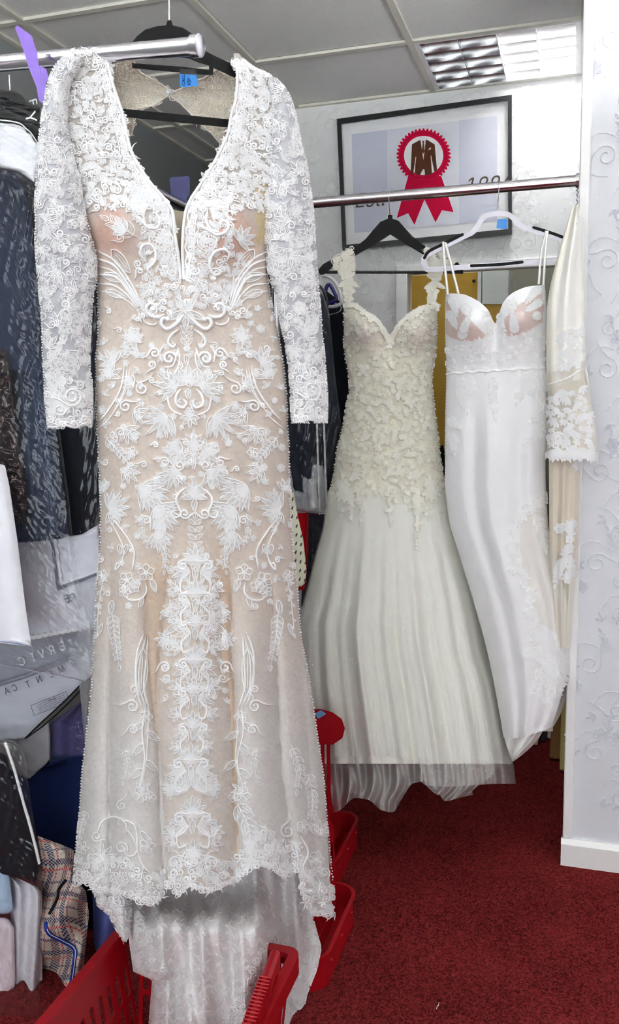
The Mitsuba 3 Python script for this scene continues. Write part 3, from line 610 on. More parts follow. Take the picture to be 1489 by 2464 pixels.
# long swept ribs under the bust
for q, w in (([(234, 604), (276, 628), (312, 676), (342, 735)], 2.6), ([(234, 622), (275, 640), (308, 684), (338, 736)], 3.4), ([(234, 640), (278, 656), (310, 696), (336, 738)], 2.2), ([(236, 660), (280, 668), (312, 706), (334, 740)], 3.6), ([(238, 682), (276, 688), (308, 712), (332, 742)], 2.6), ([(238, 700), (272, 706), (306, 724), (330, 744)], 2.0)):
    both(lambda L, q=q, w=w: L.cord(q, w, 22))
both(lambda L: (L.leaf(268, 600, 0.9, 74, 26, 1.7), L.leaf(245, 660, 0.25, 70, 20, 1.6), L.leaf(252, 700, 0.3, 56, 16, 1.4)))
# belly damask
one(lambda L: (L.fan(453, 918, -pi/2, 44, 7, 3.4, 0.36), L.flower(453, 912, 20, 6, 0.3), L.leaf(453, 935, pi/2, 26, 14)))
both(lambda L: (L.fan(424, 935, 3.6, 64, 6, 2.0, 0.26), L.scroll(402, 905, 5.4, 10, 1, 2.4)))
both(lambda L: (L.cord([(437, 935), (425, 950), (424, 972), (440, 982), (448, 970), (440, 960)], 3.8), L.cord([(400, 948), (412, 985), (440, 1000)], 2.6)))
one(lambda L: (L.fan(457, 1000, pi/2, 34, 5, 2.2, 0.34), L.flower(456, 992, 12, 6)))
both(lambda L: (L.fan(400, 1002, 2.4, 66, 7, 2.2, 0.22), L.leaf(405, 1000, 1.3, 58, 18)))
both(lambda L: (L.scroll(342, 935, 4.6, 16, 1, 2.8, 1.2), L.fan(322, 925, 3.4, 34, 5, 2.0, 0.3)))
both(lambda L: (L.cord([(300, 880), (290, 935), (262, 985), (240, 1012)], 2.6), L.cord([(306, 882), (298, 940), (268, 1000), (238, 1030)], 2.0), L.cord([(312, 885), (306, 930), (280, 985)], 1.7)))
both(lambda L: (L.scroll(302, 978, 5.2, 15, 1, 3.0, 1.0), L.fan(322, 990, 0.4, 44, 5, 1.8, 0.28), L.fan(300, 1030, 0.9, 50, 5, 1.6, 0.26), L.scroll(290, 1040, 2.6, 12, -1, 2.6, 1.0)))
both(lambda L: (L.fan(262, 905, -1.2, 40, 5, 2.4, 0.34), L.flower(258, 900, 14, 6)))
# hip band
one(lambda L: (L.flower(466, 1078, 16, 7), L.fan(466, 1070, -pi/2, 36, 5, 2.4, 0.36), L.fan(466, 1092, pi/2, 40, 5, 2.0, 0.34)))
both(lambda L: (L.fan(438, 1088, 2.9, 46, 6, 2.6, 0.34), L.flower(412, 1080, 16, 5, 0.6), L.scroll(432, 1120, 2.8, 13, 1, 2.6)))
both(lambda L: (L.fan(425, 1130, 2.2, 56, 6, 1.8, 0.3), L.scroll(396, 1112, 4.1, 12, -1, 2.4)))
one(lambda L: (L.fan(467, 1196, -pi/2, 44, 7, 3.0, 0.36), L.leaf(468, 1200, pi/2, 30, 14), L.flower(467, 1180, 12, 6)))
both(lambda L: (L.cord([(450, 1172), (432, 1186), (424, 1206), (436, 1236), (420, 1246), (412, 1234), (422, 1228)], 3.4), L.scroll(445, 1236, 0.6, 13, -1, 3.2, 1.0)))
both(lambda L: L.fan(336, 1172, 0.55, 82, 8, 1.5, 0.24, 1.7)); both(lambda L: L.fan(372, 1222, 0.75, 76, 8, 1.6, 0.25, 1.7))
both(lambda L: (L.flower(385, 1268, 17, 6), L.fan(380, 1280, 1.35, 56, 6, 1.5, 0.3), L.scroll(352, 1252, 3.6, 11, -1, 2.4)))
both(lambda L: (L.spray([(392, 1310), (400, 1340), (396, 1372)], 18, 4, 1.4), L.spray([(345, 1230), (342, 1275), (352, 1310)], 15, 6, 1.2)))
both(lambda L: (L.flower(316, 1090, 15, 5), L.spray([(250, 1050), (285, 1085), (320, 1130)], 22, 6, 1.8), L.fan(300, 1128, 0.8, 46, 5, 1.6, 0.28)))
both(lambda L: (L.fan(262, 1225, -0.5, 58, 7, 2.2, 0.26), L.fan(262, 1232, 0.8, 40, 5, 1.6, 0.3), L.fan(252, 1180, -2.2, 34, 5, 2.0, 0.32)))
# stems and blossoms at the side of the skirt
both(lambda L: (L.cord([(272, 1250), (300, 1285), (322, 1325), (318, 1372)], 2.8), L.cord([(268, 1256), (290, 1300), (298, 1322)], 2.0), L.cord([(300, 1320), (292, 1352), (278, 1372), (280, 1356), (290, 1358)], 2.4), L.leaf(286, 1310, 1.4, 26, 11), L.leaf(306, 1310, 1.9, 26, 11)))
both(lambda L: (L.flower(305, 1396, 20, 5, 0.2), L.flower(322, 1412, 16, 5, 0.8), L.flower(300, 1424, 15, 5)))
both(lambda L: (L.flower(352, 1378, 21, 5, 0.9), L.cord([(350, 1400), (352, 1425), (336, 1442), (312, 1444), (300, 1432)], 2.4), L.leaf(364, 1394, 1.2, 34, 13), L.leaf(344, 1436, 1.9, 30, 11)))
both(lambda L: (L.spray([(252, 1380), (240, 1440), (232, 1525)], 16, 9, 1.5, both=False), L.leaf(246, 1500, 1.9, 34, 8), L.flower(246, 1385, 14, 5)))
both(lambda L: (L.spray([(270, 1470), (276, 1530), (286, 1600)], 26, 8, 1.7), L.leaf(270, 1445, 1.7, 36, 14)))
# swept plume and long flower stem on the side panels
both(lambda L: [L.cord(q, w, 26) for q, w in (([(348, 1520), (330, 1570), (326, 1640), (340, 1700)], 2.4), ([(352, 1530), (338, 1585), (334, 1650), (350, 1700)], 1.8), ([(356, 1530), (352, 1590), (346, 1650), (358, 1705)], 2.6))]+[L.leaf(344, 1560, 1.62, 120, 28, 1.8)])
both(lambda L: (L.cord([(352, 1690), (342, 1760), (348, 1830), (335, 1895)], 2.4, 30), L.cord([(358, 1690), (356, 1760), (352, 1830), (340, 1890)], 1.8, 30)))
both(lambda L: [L.leaf(*q, 40, 15, 1.5) for q in ((346, 1740, 2.6), (345, 1790, 2.3), (352, 1760, 0.6), (350, 1830, 0.7), (344, 1850, 2.5))])
both(lambda L: (L.scroll(318, 1700, 4.0, 16, -1, 2.6, 1.2), L.scroll(320, 1756, 3.4, 13, -1, 2.2, 1.2), L.flower(352, 1725, 16, 5)))
both(lambda L: (L.flower(340, 1912, 22, 5, 0.4), L.flower(362, 1918, 13, 5), L.fan(338, 1905, -1.0, 34, 4, 1.6, 0.3)))
both(lambda L: (L.scroll(322, 1660, 0.8, 12, 1, 2.2, 1.2), L.spray([(300, 1800), (306, 1840), (298, 1880)], 18, 5, 1.3)))
# centre column of the skirt
def column(y, s=1.0, full=True):
    a = float(AXF(y))
    one(lambda L: (L.fan(a, y, -pi/2, 40*s, 7, 2.6, 0.32), L.flower(a, y+2, 14*s, 6), L.leaf(a, y+10*s, pi/2, 30*s, 12*s)))
    both(lambda L: (L.scroll(a-26*s, y+8*s, 5.2, 12*s, 1, 2.6*s, 1.0), L.fan(a-14*s, y+16*s, 2.7, 40*s, 5, 1.8, 0.3)))
    if full: both(lambda L: (L.cord([(a-8*s, y+20*s), (a-30*s, y+40*s), (a-28*s, y+66*s), (a-10*s, y+60*s)], 2.6*s), L.fan(a-34*s, y+58*s, 3.4, 30*s, 4, 1.8, 0.32)))
one(lambda L: ([L.leaf(470, 1262+i*18, pi/2+s*2.2, 22, 9, 1.4) for i in range(4) for s in (-1, 1)], L.leaf(470, 1250, -pi/2, 20, 10)))
column(1352, 1.15); column(1430, 1.1); column(1500, 1.05); column(1590, 1.1); column(1660, 1.05)
both(lambda L: (L.flower(404, 1545, 22, 7, 0.3), L.fan(404, 1540, 3.2, 34, 5, 2.0, 0.34), L.scroll(396, 1606, 3.3, 15, -1, 2.8, 0.8), L.scroll(400, 1632, 2.5, 11, 1, 2.4, 0.8)))
both(lambda L: (L.spray([(440, 1475), (412, 1460), (395, 1478)], 24, 4, 1.5), L.leaf(430, 1500, 2.5, 44, 16), L.leaf(424, 1480, 3.3, 40, 14)))
column(1745, 0.95); column(1830, 1.15)
both(lambda L: (L.fan(452, 1900, 3.9, 70, 6, 1.7, 0.24), L.leaf(440, 1905, 3.4, 56, 18), L.spray([(418, 1930), (402, 1905), (400, 1880)], 14, 4, 1.1)))
column(1960, 1.2); both(lambda L: (L.cord([(455, 1985), (440, 2005), (415, 2012), (402, 1990)], 3.2, beads=True), L.fan(420, 2000, 3.0, 34, 5, 2.0, 0.3)))
one(lambda L: (L.fan(464, 2050, -pi/2, 34, 7, 4.2, 0.34), L.flower(464, 2048, 13, 6), L.fan(464, 2056, pi/2, 26, 5, 2.2, 0.34)))
both(lambda L: (L.scroll(420, 2075, 0.5, 17, 1, 2.8, 1.0), L.leaf(440, 2060, 2.7, 40, 14), L.cord([(460, 2082), (442, 2070), (424, 2048), (412, 2050)], 2.0, beads=True)))
# big curls and sprays low on the side panels
one(lambda L: (L.cord([(232, 2010), (245, 1978), (272, 1965), (300, 1978), (304, 2005)], 2.6, 26), L.scroll(232, 2012, 1.0, 13, -1, 2.4, 0.8), L.cord([(276, 1968), (322, 1985), (330, 2040), (318, 2060), (300, 2052), (306, 2036)], 2.4, 28), L.scroll(292, 2040, 0.4, 16, 1, 2.6, 1.2)))
one(lambda L: (L.flower(355, 2036, 20, 5), L.leaf(338, 2000, 0.9, 40, 14), L.cord([(300, 1990), (322, 2020), (340, 2075), (360, 2100)], 2.0)))
one(lambda L: (L.flower(246, 2070, 26, 7), L.fan(246, 2068, -pi/2, 44, 7, 3.4, 0.3), L.scroll(205, 2108, 0.4, 14, 1, 2.6, 1.0), L.flower(198, 2040, 16, 5)))
one(lambda L: (L.spray([(208, 1945), (196, 1985), (190, 2020)], 20, 5, 1.5), L.scroll(292, 1938, 4.4, 12, 1, 2.2, 1.4)))
one(lambda L: (L.spray([(566, 1925), (598, 1990), (602, 2060)], 40, 7, 1.9), L.spray([(640, 1985), (612, 2030), (602, 2068)], 30, 5, 1.7)))
one(lambda L: (L.flower(655, 2040, 16, 6), L.scroll(692, 2000, 4.2, 17, 1, 2.6, 1.2), L.fan(650, 2060, -2.0, 34, 5, 2.2, 0.3)))
one(lambda L: (L.spray([(740, 1850), (752, 1920), (748, 1980)], 26, 7, 1.7), L.flower(730, 1990, 17, 5), L.spray([(700, 1790), (722, 1850), (716, 1900)], 24, 6, 1.6)))
one(lambda L: (L.cord([(722, 2010), (742, 2050), (730, 2090), (752, 2120), (775, 2130)], 3.0, 30), L.flower(760, 2068, 20, 6), L.flower(768, 2140, 17, 6), L.fan(746, 2095, 1.2, 44, 6, 2.4, 0.3)))
one(lambda L: (L.fan(772, 2010, -1.4, 40, 6, 2.2, 0.3), L.scroll(782, 2100, 0.6, 12, 1, 2.4, 1.0)))
# bust
one(lambda L: (L.spray([(330, 572), (295, 548), (262, 530)], 36, 4, 1.5, 0.42), L.fan(300, 560, -2.4, 40, 4, 1.4, 0.36), L.scroll(288, 572, 2.2, 12, 1, 1.8, 0.8)))
for c in ((384, 577, 22), (498, 580, 20)): one(lambda L, c=c: (L.flower(c[0], c[1], c[2], 9, 0.2), L.stroke([(c[0]+math.cos(t)*c[2]*1.15, c[1]+math.sin(t)*c[2]*1.15) for t in np.linspace(0, 2*pi, 26)], 2.2, taper=(0, 0))))
one(lambda L: (L.cord([(352, 630), (338, 612), (343, 592), (362, 588), (374, 605), (372, 630), (356, 648), (366, 662)], 4.2, 30), L.bead(352, 612, 5)))
one(lambda L: (L.cord([(480, 545), (500, 552), (522, 565), (545, 556), (548, 536), (534, 532), (530, 544)], 4.4, 30), L.cord([(500, 505), (496, 530), (508, 552), (530, 560)], 4.0, 24), L.beads_on([(478, 552), (505, 566), (535, 572)], 2.2, 12)))
one(lambda L: (L.cord([(545, 630), (552, 610), (535, 600), (512, 612), (505, 640), (516, 662), (532, 655), (525, 648)], 4.2, 30), L.cord([(560, 520), (556, 508), (545, 512), (552, 526), (570, 530)], 3.2, 18)))
one(lambda L: L.fan(575, 580, -0.6, 46, 6, 2.4, 0.3)); one(lambda L: (L.cord([(345, 520), (352, 545), (378, 548), (384, 528), (372, 510)], 4.0, 22), L.flower(335, 505, 14, 6)))
one(lambda L: (L.flower(400, 655, 14, 6), L.cord([(412, 600), (424, 640), (420, 665), (404, 658), (408, 642)], 3.2, 20))); one(lambda L: (L.flower(490, 655, 14, 6), L.cord([(466, 600), (455, 636), (462, 660), (480, 656), (474, 642)], 3.2, 20)))
# scalloped edging down the neckline
for f, sg in ((vl, -1), (vr, 1)):
    for k0 in range(0, 9):
        def ed(L, f=f, sg=sg, k0=k0):
            ys = np.linspace(150+k0*58, 150+(k0+1)*58, 12); xs = f(ys)
            L.stroke(np.stack([xs+sg*4, ys], 1), 4.0, taper=(0, 0)); L.stroke(np.stack([xs+sg*13+3*np.sin(ys/6), ys], 1), 2.4, taper=(0, 0))
            for j in range(0, 12, 2): L.scroll(xs[j]+sg*24, ys[j], 0.3*sg, 7.5, sg, 2.0, 0.8)
        one(ed)
for L, _ in MOT: add(num(g1+'__lace_motif'), L.mesh(gown, PX1), 'm_lace', smooth=True)
print('motifs', len(MOT))

# ---- fill: small curls, leaves, flowers and pearls between the motifs
def fill(L, poly, dist, seed, mix=(0.35, 0.65), size=1.0, cord=1.0):
    r = np.random.default_rng(seed)
    for x, y in scatter(poly, dist, seed, 9000):
        u, a = r.random(), r.uniform(0, 2*pi)
        if u < mix[0]: L.scroll(x, y, a, r.uniform(6, 10)*size, r.choice((-1, 1)), r.uniform(2.0, 3.2)*cord*size, r.uniform(0.6, 1.2))
        elif u < mix[1]: L.flower(x, y, r.uniform(8, 12)*size, r.integers(5, 7), a, 1.3*cord*size)
        else: L.fan(x, y, a, r.uniform(14, 22)*size, r.integers(3, 5), 1.9, 0.36, 1.2*cord*size)
L = Lace()
ysb = np.linspace(140, 500, 30)
left_strap = [(float(gown.rows.L(y))+4, y) for y in ysb]+[(float(vl(y))-4, y) for y in ysb[::-1]]; right_strap = [(float(vr(y))+4, y) for y in ysb]+[(float(gown.rows.R(y))-4, y) for y in ysb[::-1]]
fill(L, left_strap, 12.5, 61); fill(L, right_strap, 12.5, 62)
fill(L, [(300, 440), (370, 460), (415, 530), (430, 690), (360, 720), (330, 640), (345, 560), (320, 500)], 15, 63); fill(L, [(590, 440), (480, 460), (450, 530), (445, 690), (540, 720), (610, 640), (560, 600), (560, 490)], 15, 64)
fill(L, [(340, 690), (445, 690), (560, 690), (600, 760), (470, 740), (330, 770)], 14, 65); fill(L, [(236, 730), (330, 760), (345, 1060), (240, 1040)], 31, 66, size=0.9); fill(L, [(655, 730), (570, 760), (560, 1060), (690, 1040)], 31, 67, size=0.9)
fill(L, [(360, 830), (540, 830), (545, 1150), (380, 1150)], 30, 68, size=0.8); fill(L, [(245, 1060), (690, 1060), (695, 1200), (245, 1200)], 36, 69, size=0.9)
fill(L, [(410, 1330), (530, 1330), (545, 1690), (390, 1690)], 27, 70, size=0.85); fill(L, [(240, 1250), (340, 1250), (330, 1460), (238, 1460)], 36, 71, size=0.8); fill(L, [(600, 1250), (700, 1250), (715, 1460), (610, 1460)], 34, 72, size=0.8)
hx = np.linspace(180, 804, 60)
fill(L, [(x, float(hem(x))-58-22*math.sin(x/60)**2) for x in hx]+[(x, float(hem(x))-2) for x in hx[::-1]], 14.5, 73, size=1.1)
for x in np.arange(182, 804, 9.5): L.scroll(x, float(hem(x))+1, RNG.uniform(0, 6), RNG.uniform(6, 10), RNG.choice((-1, 1)), 2.2, 0.6)
for q in np.linspace(0, 1, 26):
    for pth, sz in (([(146, 150), (168, 130), (215, 123), (262, 121)], 8), ([(562, 146), (600, 152), (640, 176), (668, 208)], 8)):
        p = cr(pth, 60)[int(q*59)]; L.scroll(p[0]+RNG.uniform(-3, 3), p[1]+RNG.uniform(-2, 8), RNG.uniform(0, 6), RNG.uniform(6, 9), RNG.choice((-1, 1)), 2.4, 0.7)
L.scroll(268, 128, 1.0, 11, 1, 3.2, 0.8)
for a, b, o in ((left_strap, 300, 0), (right_strap, 300, 0)):
    for x, y in scatter(a, 7, 80, 3000)[:260]: L.bead(x, y, RNG.uniform(1.5, 3.2))
for y in np.arange(150, 2120, 7.0):
    for s, f in ((-1, gown.rows.L), (1, gown.rows.R)): L.bead(float(f(y))+s*0.5+RNG.uniform(-1.5, 1.5), y, RNG.uniform(1.6, 3.0))
add(g1+'__lace_fill', L.mesh(gown, PX1), 'm_lace', smooth=True, kind='stuff')
for i, (c, sk) in enumerate(sleeves):
    c.ymax = c.y1+7; L = Lace(); ys = np.linspace(c.y0+6, c.y1-4, 40); poly = [(float(c.rows.L(y))+3, y) for y in ys]+[(float(c.rows.R(y))-3, y) for y in ys[::-1]]
    fill(L, poly, 21, 90+i, (0.25, 0.45), 1.15, 0.72); fill(L, Polygon(poly).intersection(Polygon(prect(0, c.y1-110, 900, c.y1))), 16, 92+i, (0.6, 0.8), 1.1)
    r = np.random.default_rng(95+i)
    for x, y in scatter(poly, 44, 97+i, 3000):
        a = r.uniform(0, 2*pi); L.fan(x, y, a, r.uniform(34, 46), 5, 1.8, 0.3, 1.3); L.spray([(x, y), (x+20*math.cos(a+2), y+25*math.sin(a+2)), (x+22*math.cos(a+2.4), y+50*math.sin(a+2.4))], 20, 4, 1.1)
    mx = (c.rows.L(c.y1-45)+c.rows.R(c.y1-45))/2
    L.scroll(float(mx)+8, c.y1-72, 2.4, 25, 1, 3.6, 1.0, 1.6); L.scroll(float(mx)-22, c.y1-40, 0.4, 15, -1, 3.0, 1.0)
    for d in (4, 12, 19):
        xs = np.linspace(float(c.rows.L(c.y1-d))+1, float(c.rows.R(c.y1-d))-1, 50); L.stroke(np.stack([xs, c.y1-d+6*np.sin((xs-100)/17.0)**2], 1), 2.4 if d < 15 else 1.6, taper=(0, 0))
    for y in np.arange(c.y0+5, c.y1, 6.5):
        for f in (c.rows.L, c.rows.R): L.bead(float(f(y))+r.uniform(-1.5, 1.5), y, r.uniform(1.6, 3.2))
    add(sk+'__lace', L.mesh(c, PX1), 'm_lace', smooth=True, kind='stuff')
# ---- train of sheer lace below the front hem, and the side flounce
tr_poly = [(300, 2040), (309, 2147), (314, 2271), (324, 2341), (369, 2356), (366, 2395), (359, 2475), (350, 2620), (716, 2620), (722, 2475), (736, 2395), (746, 2370), (761, 2331), (771, 2281), (746, 2190), (720, 2040)]
tf = lambda x, y, t: 0.185*sst(690, 600, x)*sst(2120, 2250, y)+0.020*np.sin(x/17.0+y/140.0)+0.012*np.sin(x/7.5-y/90.0)+0.014*fold_noise(x, y, 30, 120, 31)
train, m, X, Y = cloth_body(tr_poly, shift(P1, -0.035), 0.05, tf, 90, 140, 0.5, 0.3)
add(g1+'__train', m, 'm_lace_net', smooth=True)
L = Lace(); r = np.random.default_rng(120)
for x, y in scatter(Polygon(tr_poly).buffer(-4), 8.5, 121, 9000):
    if y < 2090: continue
    a = r.uniform(0, 6.28); n = 6; q = np.stack([x+np.cumsum(np.cos(a+np.cumsum(r.uniform(-1, 1, n)))*3.2), y+np.cumsum(np.sin(a+np.cumsum(r.uniform(-1, 1, n)))*3.2)], 1); L.stroke(q, r.uniform(0.7, 1.3))
edge = Polygon(tr_poly).exterior
for q in np.linspace(0, 1, 170, endpoint=False):
    p = edge.interpolate(q, normalized=True)
    if p.y < 2160 or p.y > 2560: continue
    L.scroll(p.x+r.uniform(-4, 4), p.y, r.uniform(0, 6.28), r.uniform(8, 13), r.choice((-1, 1)), 2.6, 0.7); L.fan(p.x-8*np.sign(p.x-520), p.y, r.uniform(0, 6.28), 20, 4, 2.0, 0.36)
fill(L, [(655, 2240), (668, 2290), (640, 2340), (590, 2470), (540, 2470), (560, 2410), (600, 2350), (630, 2290)], 15, 122, size=1.15)
fill(L, [(330, 2190), (390, 2260), (400, 2350), (330, 2330)], 20, 123); fill(L, [(690, 2330), (755, 2300), (722, 2470), (660, 2470)], 17, 124, size=1.15)
for x, y in scatter([(400, 2330), (560, 2330), (545, 2470), (380, 2470)], 26, 125): L.fan(x, y, r.uniform(0, 6), 20, 4, 2.2, 0.34, 1.0)
add(g1+'__train__lace', L.mesh(train, PX1), 'm_lace', smooth=True, kind='stuff')
sf_poly = [(215, 2095), (225, 2135), (234, 2180), (262, 2202), (285, 2246), (300, 2268), (313, 2250), (316, 2140), (312, 2095)]
sf, m, X, Y = cloth_body(sf_poly, shift(P1, 0.05), 0.03, lambda x, y, t: 0.008*np.sin(x/9.0), 24, 40); add(g1+'__side_flounce', m, 'm_lace_net', smooth=True)
L = Lace(); fill(L, sf_poly, 15, 130, (0.6, 0.8), 1.2); L.scroll(240, 2165, 3.0, 17, -1, 3.2, 0.8); L.scroll(285, 2170, 1.0, 17, 1, 3.2, 0.8); add(g1+'__side_flounce__lace', L.mesh(sf, PX1), 'm_lace', smooth=True, kind='stuff')

# ---- its black velvet hanger
hg = 'clothes_hanger'; tag(hg, 'black velvet hanger carrying the long-sleeved lace gown', 'clothes hanger')
hl = [(400, 62), (404, 50), (411, 50), (415, 62), (440, 68), (462, 82), (478, 100), (494, 124), (530, 142), (566, 158), (640, 196), (690, 226), (700, 240), (694, 250), (672, 238), (600, 200), (560, 184), (500, 156), (478, 150), (455, 140), (400, 132), (330, 134), (318, 140), (270, 152), (180, 182), (132, 206), (120, 200), (124, 190), (160, 168), (262, 130), (288, 120), (310, 112), (330, 88), (350, 72), (378, 64)]
add(hg+'__body', prism(P1, Polygon(hl).buffer(1.5).buffer(-0.5), -0.0035, 0.0035), 'm_black')
add(hg+'__trouser_bar', prism(P1, Polygon([(122, 196), (130, 214), (200, 244), (292, 262), (548, 288), (640, 262), (690, 236), (700, 246), (650, 278), (560, 306), (540, 305), (292, 280), (190, 258), (120, 222)]).buffer(1), -0.0035, 0.0035), 'm_black')
add(hg+'__notch_bar', prism(P1, Polygon([(318, 152), (432, 160), (503, 168), (503, 150), (513, 152), (513, 180), (500, 181), (318, 164)]), -0.003, 0.003), 'm_black')
top = P1.at(407, 12); hk = [P1.at(407, 56), top, top+[0, 0, 0.11]]; o = hk[-1]+P1.u*0.02
hk += [o+np.array([0, 0, 1])*0.02*math.sin(t)-P1.u*0.02*math.cos(t) for t in np.linspace(0.3, 3.9, 12)]
add(hg+'__hook', tube(np.array(hk), 0.0017, 8), 'm_chrome', smooth=True)
hz = o+np.array([0, 0, 0.02]); add('ceiling_hook', tube(np.array([[hz[0], hz[1], CZ-0.003], [hz[0], hz[1], hz[2]-0.004], [hz[0]+0.004, hz[1], hz[2]-0.012]]), 0.002, 8), 'm_chrome', smooth=True, label='thin wire hook hanging from the ceiling grid above the lace gown', cat='hook')
add('paper_tag', prism(P1, Polygon([(432, 178), (472, 180), (478, 206), (448, 210), (433, 208)]), 0.004, 0.0048), 'm_blue_label', label='blue paper tag reading CALL VIP on the hanger bar of the lace gown', cat='tag')
add('paper_tag__tape', prism(P1, Polygon([(433, 165), (473, 168), (473, 180), (433, 178)]), 0.0036, 0.0046), 'm_black_gloss')
matte('m_tag_ink', (18, 40, 92))
add('paper_tag__lettering', text_on(P1, 'CALL', 446, 207, 0.0058, ang=math.radians(92), d0=0.0048, thick=0.0003, bold=True), 'm_tag_ink'); add('paper_tag__lettering_001', text_on(P1, 'VIP', 458, 207, 0.0058, ang=math.radians(86), d0=0.0048, thick=0.0003, bold=True), 'm_tag_ink')
# ------------------------------------------------------------------ rails
def rail(key, a, b, r, label, left_cap=False, right_cap=True):
    tag(key, label, 'clothes rail'); a, b = np.asarray(a, float), np.asarray(b, float); d = (b-a)/np.linalg.norm(b-a)
    add(key+'__tube', tube(np.array([a, b]), r, 20), 'm_chrome', smooth=30)
    for on, p, s in ((left_cap, a, -1), (right_cap, b, 1)):
        if on: add(num(key+'__end_cap'), tube(np.array([p-d*s*0.012, p-d*s*0.010, p+d*s*0.004, p+d*s*0.006, p+d*s*0.0065]), [r*1.02, r*1.25, r*1.25, r*1.1, 0.001], 24), 'm_chrome', smooth=40)
cap = at_depth(476, 110, 1.50); far = at_depth(12, 151, 1.655); dd = (far-cap)/np.linalg.norm(far-cap); wl = cap+dd*((-1.945-cap[0])/dd[0])
rail('clothes_rail', wl, cap, 0.0152, 'chrome tube rail with a round end cap crossing behind the lace gown at the top')
add('clothes_rail__flange', tube(np.array([[-1.95, wl[1], wl[2]], [-1.94, wl[1], wl[2]]]), 0.03, 20), 'm_chrome', smooth=40)
R2R, R2L = at_Y(1405, 433, 2.585), at_Y(655, 497, 2.56)
rail('clothes_rail_001', R2L, R2R, 0.0150, 'chrome rail fixed to the white pier, holding the ivory and plain white gowns', False, False)
add('clothes_rail_001__flange', tube(np.array([R2R-[0.022, 0, 0], R2R-[0.006, 0, 0], R2R+[0.005, 0, 0]]), [0.019, 0.021, 0.026], 20), 'm_chrome', smooth=40)
add('clothes_rail_001__upright', tube(np.array([R2L+[0.004, 0, 0.01], [R2L[0]+0.004, R2L[1], 0.0]]), 0.014, 14), 'm_chrome', smooth=40)
R3A, R3B = np.array([-1.155, 1.30, 1.985]), np.array([-1.14, 2.30, 1.955])
rail('clothes_rail_002', R3A, np.array([-1.125, 3.70, 1.955]), 0.0150, 'chrome rail running back along the dark wall, seen through the neckline of the lace gown', True, True)
for y in (1.32,): add(num('clothes_rail_002__hanger_rod'), tube(np.array([[-1.155+0.012*(y-1.3), y, 1.975], [-1.155+0.012*(y-1.3), y, CZ]]), 0.008, 12), 'm_chrome', smooth=40)

add('clothes_rail_002__wall_arm', tube(np.array([[-1.127, 3.62, 1.955], [-1.95, 3.62, 1.955]]), 0.008, 12), 'm_chrome', smooth=40)
# ------------------------------------------------------------------ the ivory gown with a tulle skirt, on a black wooden hanger
def wire_hook(key, pl, x, y0, yrail, rail_pt, r=0.0016):
    """a wire hook from the hanger's neck up and over its rail"""
    p0 = pl.at(x, y0); c = np.array([p0[0], rail_pt[1], rail_pt[2]]); th = np.linspace(-0.5, 3.6, 16)
    ring = [c+np.array([0, 0, 1])*0.0172*math.sin(t)+np.array([0, 1, 0])*(-0.0172*math.cos(t)) for t in th[2:]]
    pts = [p0, p0*0.5+np.array([p0[0], ring[0][1], ring[0][2]-0.012])*0.5, np.array([p0[0], ring[0][1], ring[0][2]-0.012])]+ring
    add(key, tube(np.array(pts), r, 8), 'm_chrome', smooth=True)
def rail2_at(x): t = (x-R2L[0])/(R2R[0]-R2L[0]); return R2L+(R2R-R2L)*t
x2 = at_Y(938, 475, 2.53)[0]; P2 = Plane([x2, rail2_at(x2)[1]+0.004, 1.7], 19.0); PX2 = 2.58/F
k = 'clothes_hanger_001'; tag(k, 'black wooden hanger carrying the ivory tulle gown', 'clothes hanger')
h2 = [(934, 527), (934, 518), (943, 518), (943, 527), (958, 532), (972, 548), (990, 568), (1020, 592), (1060, 612), (1100, 632), (1113, 646), (1113, 658), (1104, 658), (1085, 640), (1050, 628), (1012, 608), (985, 592), (962, 578), (939, 563), (916, 578), (890, 594), (862, 610), (830, 628), (800, 642), (778, 660), (770, 660), (766, 650), (778, 636), (815, 616), (850, 600), (880, 576), (900, 552), (916, 534)]
hm = prism(P2, Polygon(h2).buffer(1).buffer(0), -0.006, 0.006); add(k+'__body', hm, 'm_black')
add(k+'__trouser_bar', tube(P2.at(np.linspace(776, 1108, 12), np.linspace(655, 655, 12)), 0.0042, 10), 'm_black_gloss', smooth=40)
wire_hook(k+'__hook', P2, 938.5, 522, 475, rail2_at(x2))
g2 = 'wedding_gown_001'; tag(g2, 'ivory wedding gown with beaded bodice, flower straps and a full tulle skirt', 'wedding gown')
T2L = [(827, 730), (827, 807), (830, 853), (838, 900), (841, 931), (833, 977), (825, 1023), (810, 1085), (802, 1147), (788, 1209), (780, 1262), (758, 1345), (735, 1438), (716, 1520), (716, 1620), (724, 1720), (735, 1830)]
T2R = [(1051, 730), (1051, 792), (1048, 853), (1040, 900), (1040, 931), (1045, 977), (1051, 1023), (1058, 1085), (1068, 1147), (1082, 1209), (1096, 1270), (1128, 1384), (1155, 1481), (1175, 1578), (1194, 1637), (1216, 1746), (1232, 1838)]
def folds2(x, y, t):
    x, y = np.broadcast_arrays(np.asarray(x, float), np.asarray(y, float)); s = sst(1180, 1700, y)
    d = 0.050*(blob(872, 790, 40, 46)(x, y)+blob(1007, 792, 40, 46)(x, y))-0.02*blob(938, 830, 16, 40)(x, y)
    d = d+s*(0.011*np.sin(t*41+1.0)+0.008*np.sin(t*77+2)+0.009*np.sin(t*23))
    return d+0.004*fold_noise(x, y, 16, 16, 51)*sst(1200, 1100, y)
gown2 = Cloth(P2, T2L, T2R, 732, 1838, [(732, 0.030), (830, 0.055), (930, 0.055), (1100, 0.075), (1300, 0.12), (1600, 0.19), (1838, 0.24)], folds2, 0.55)
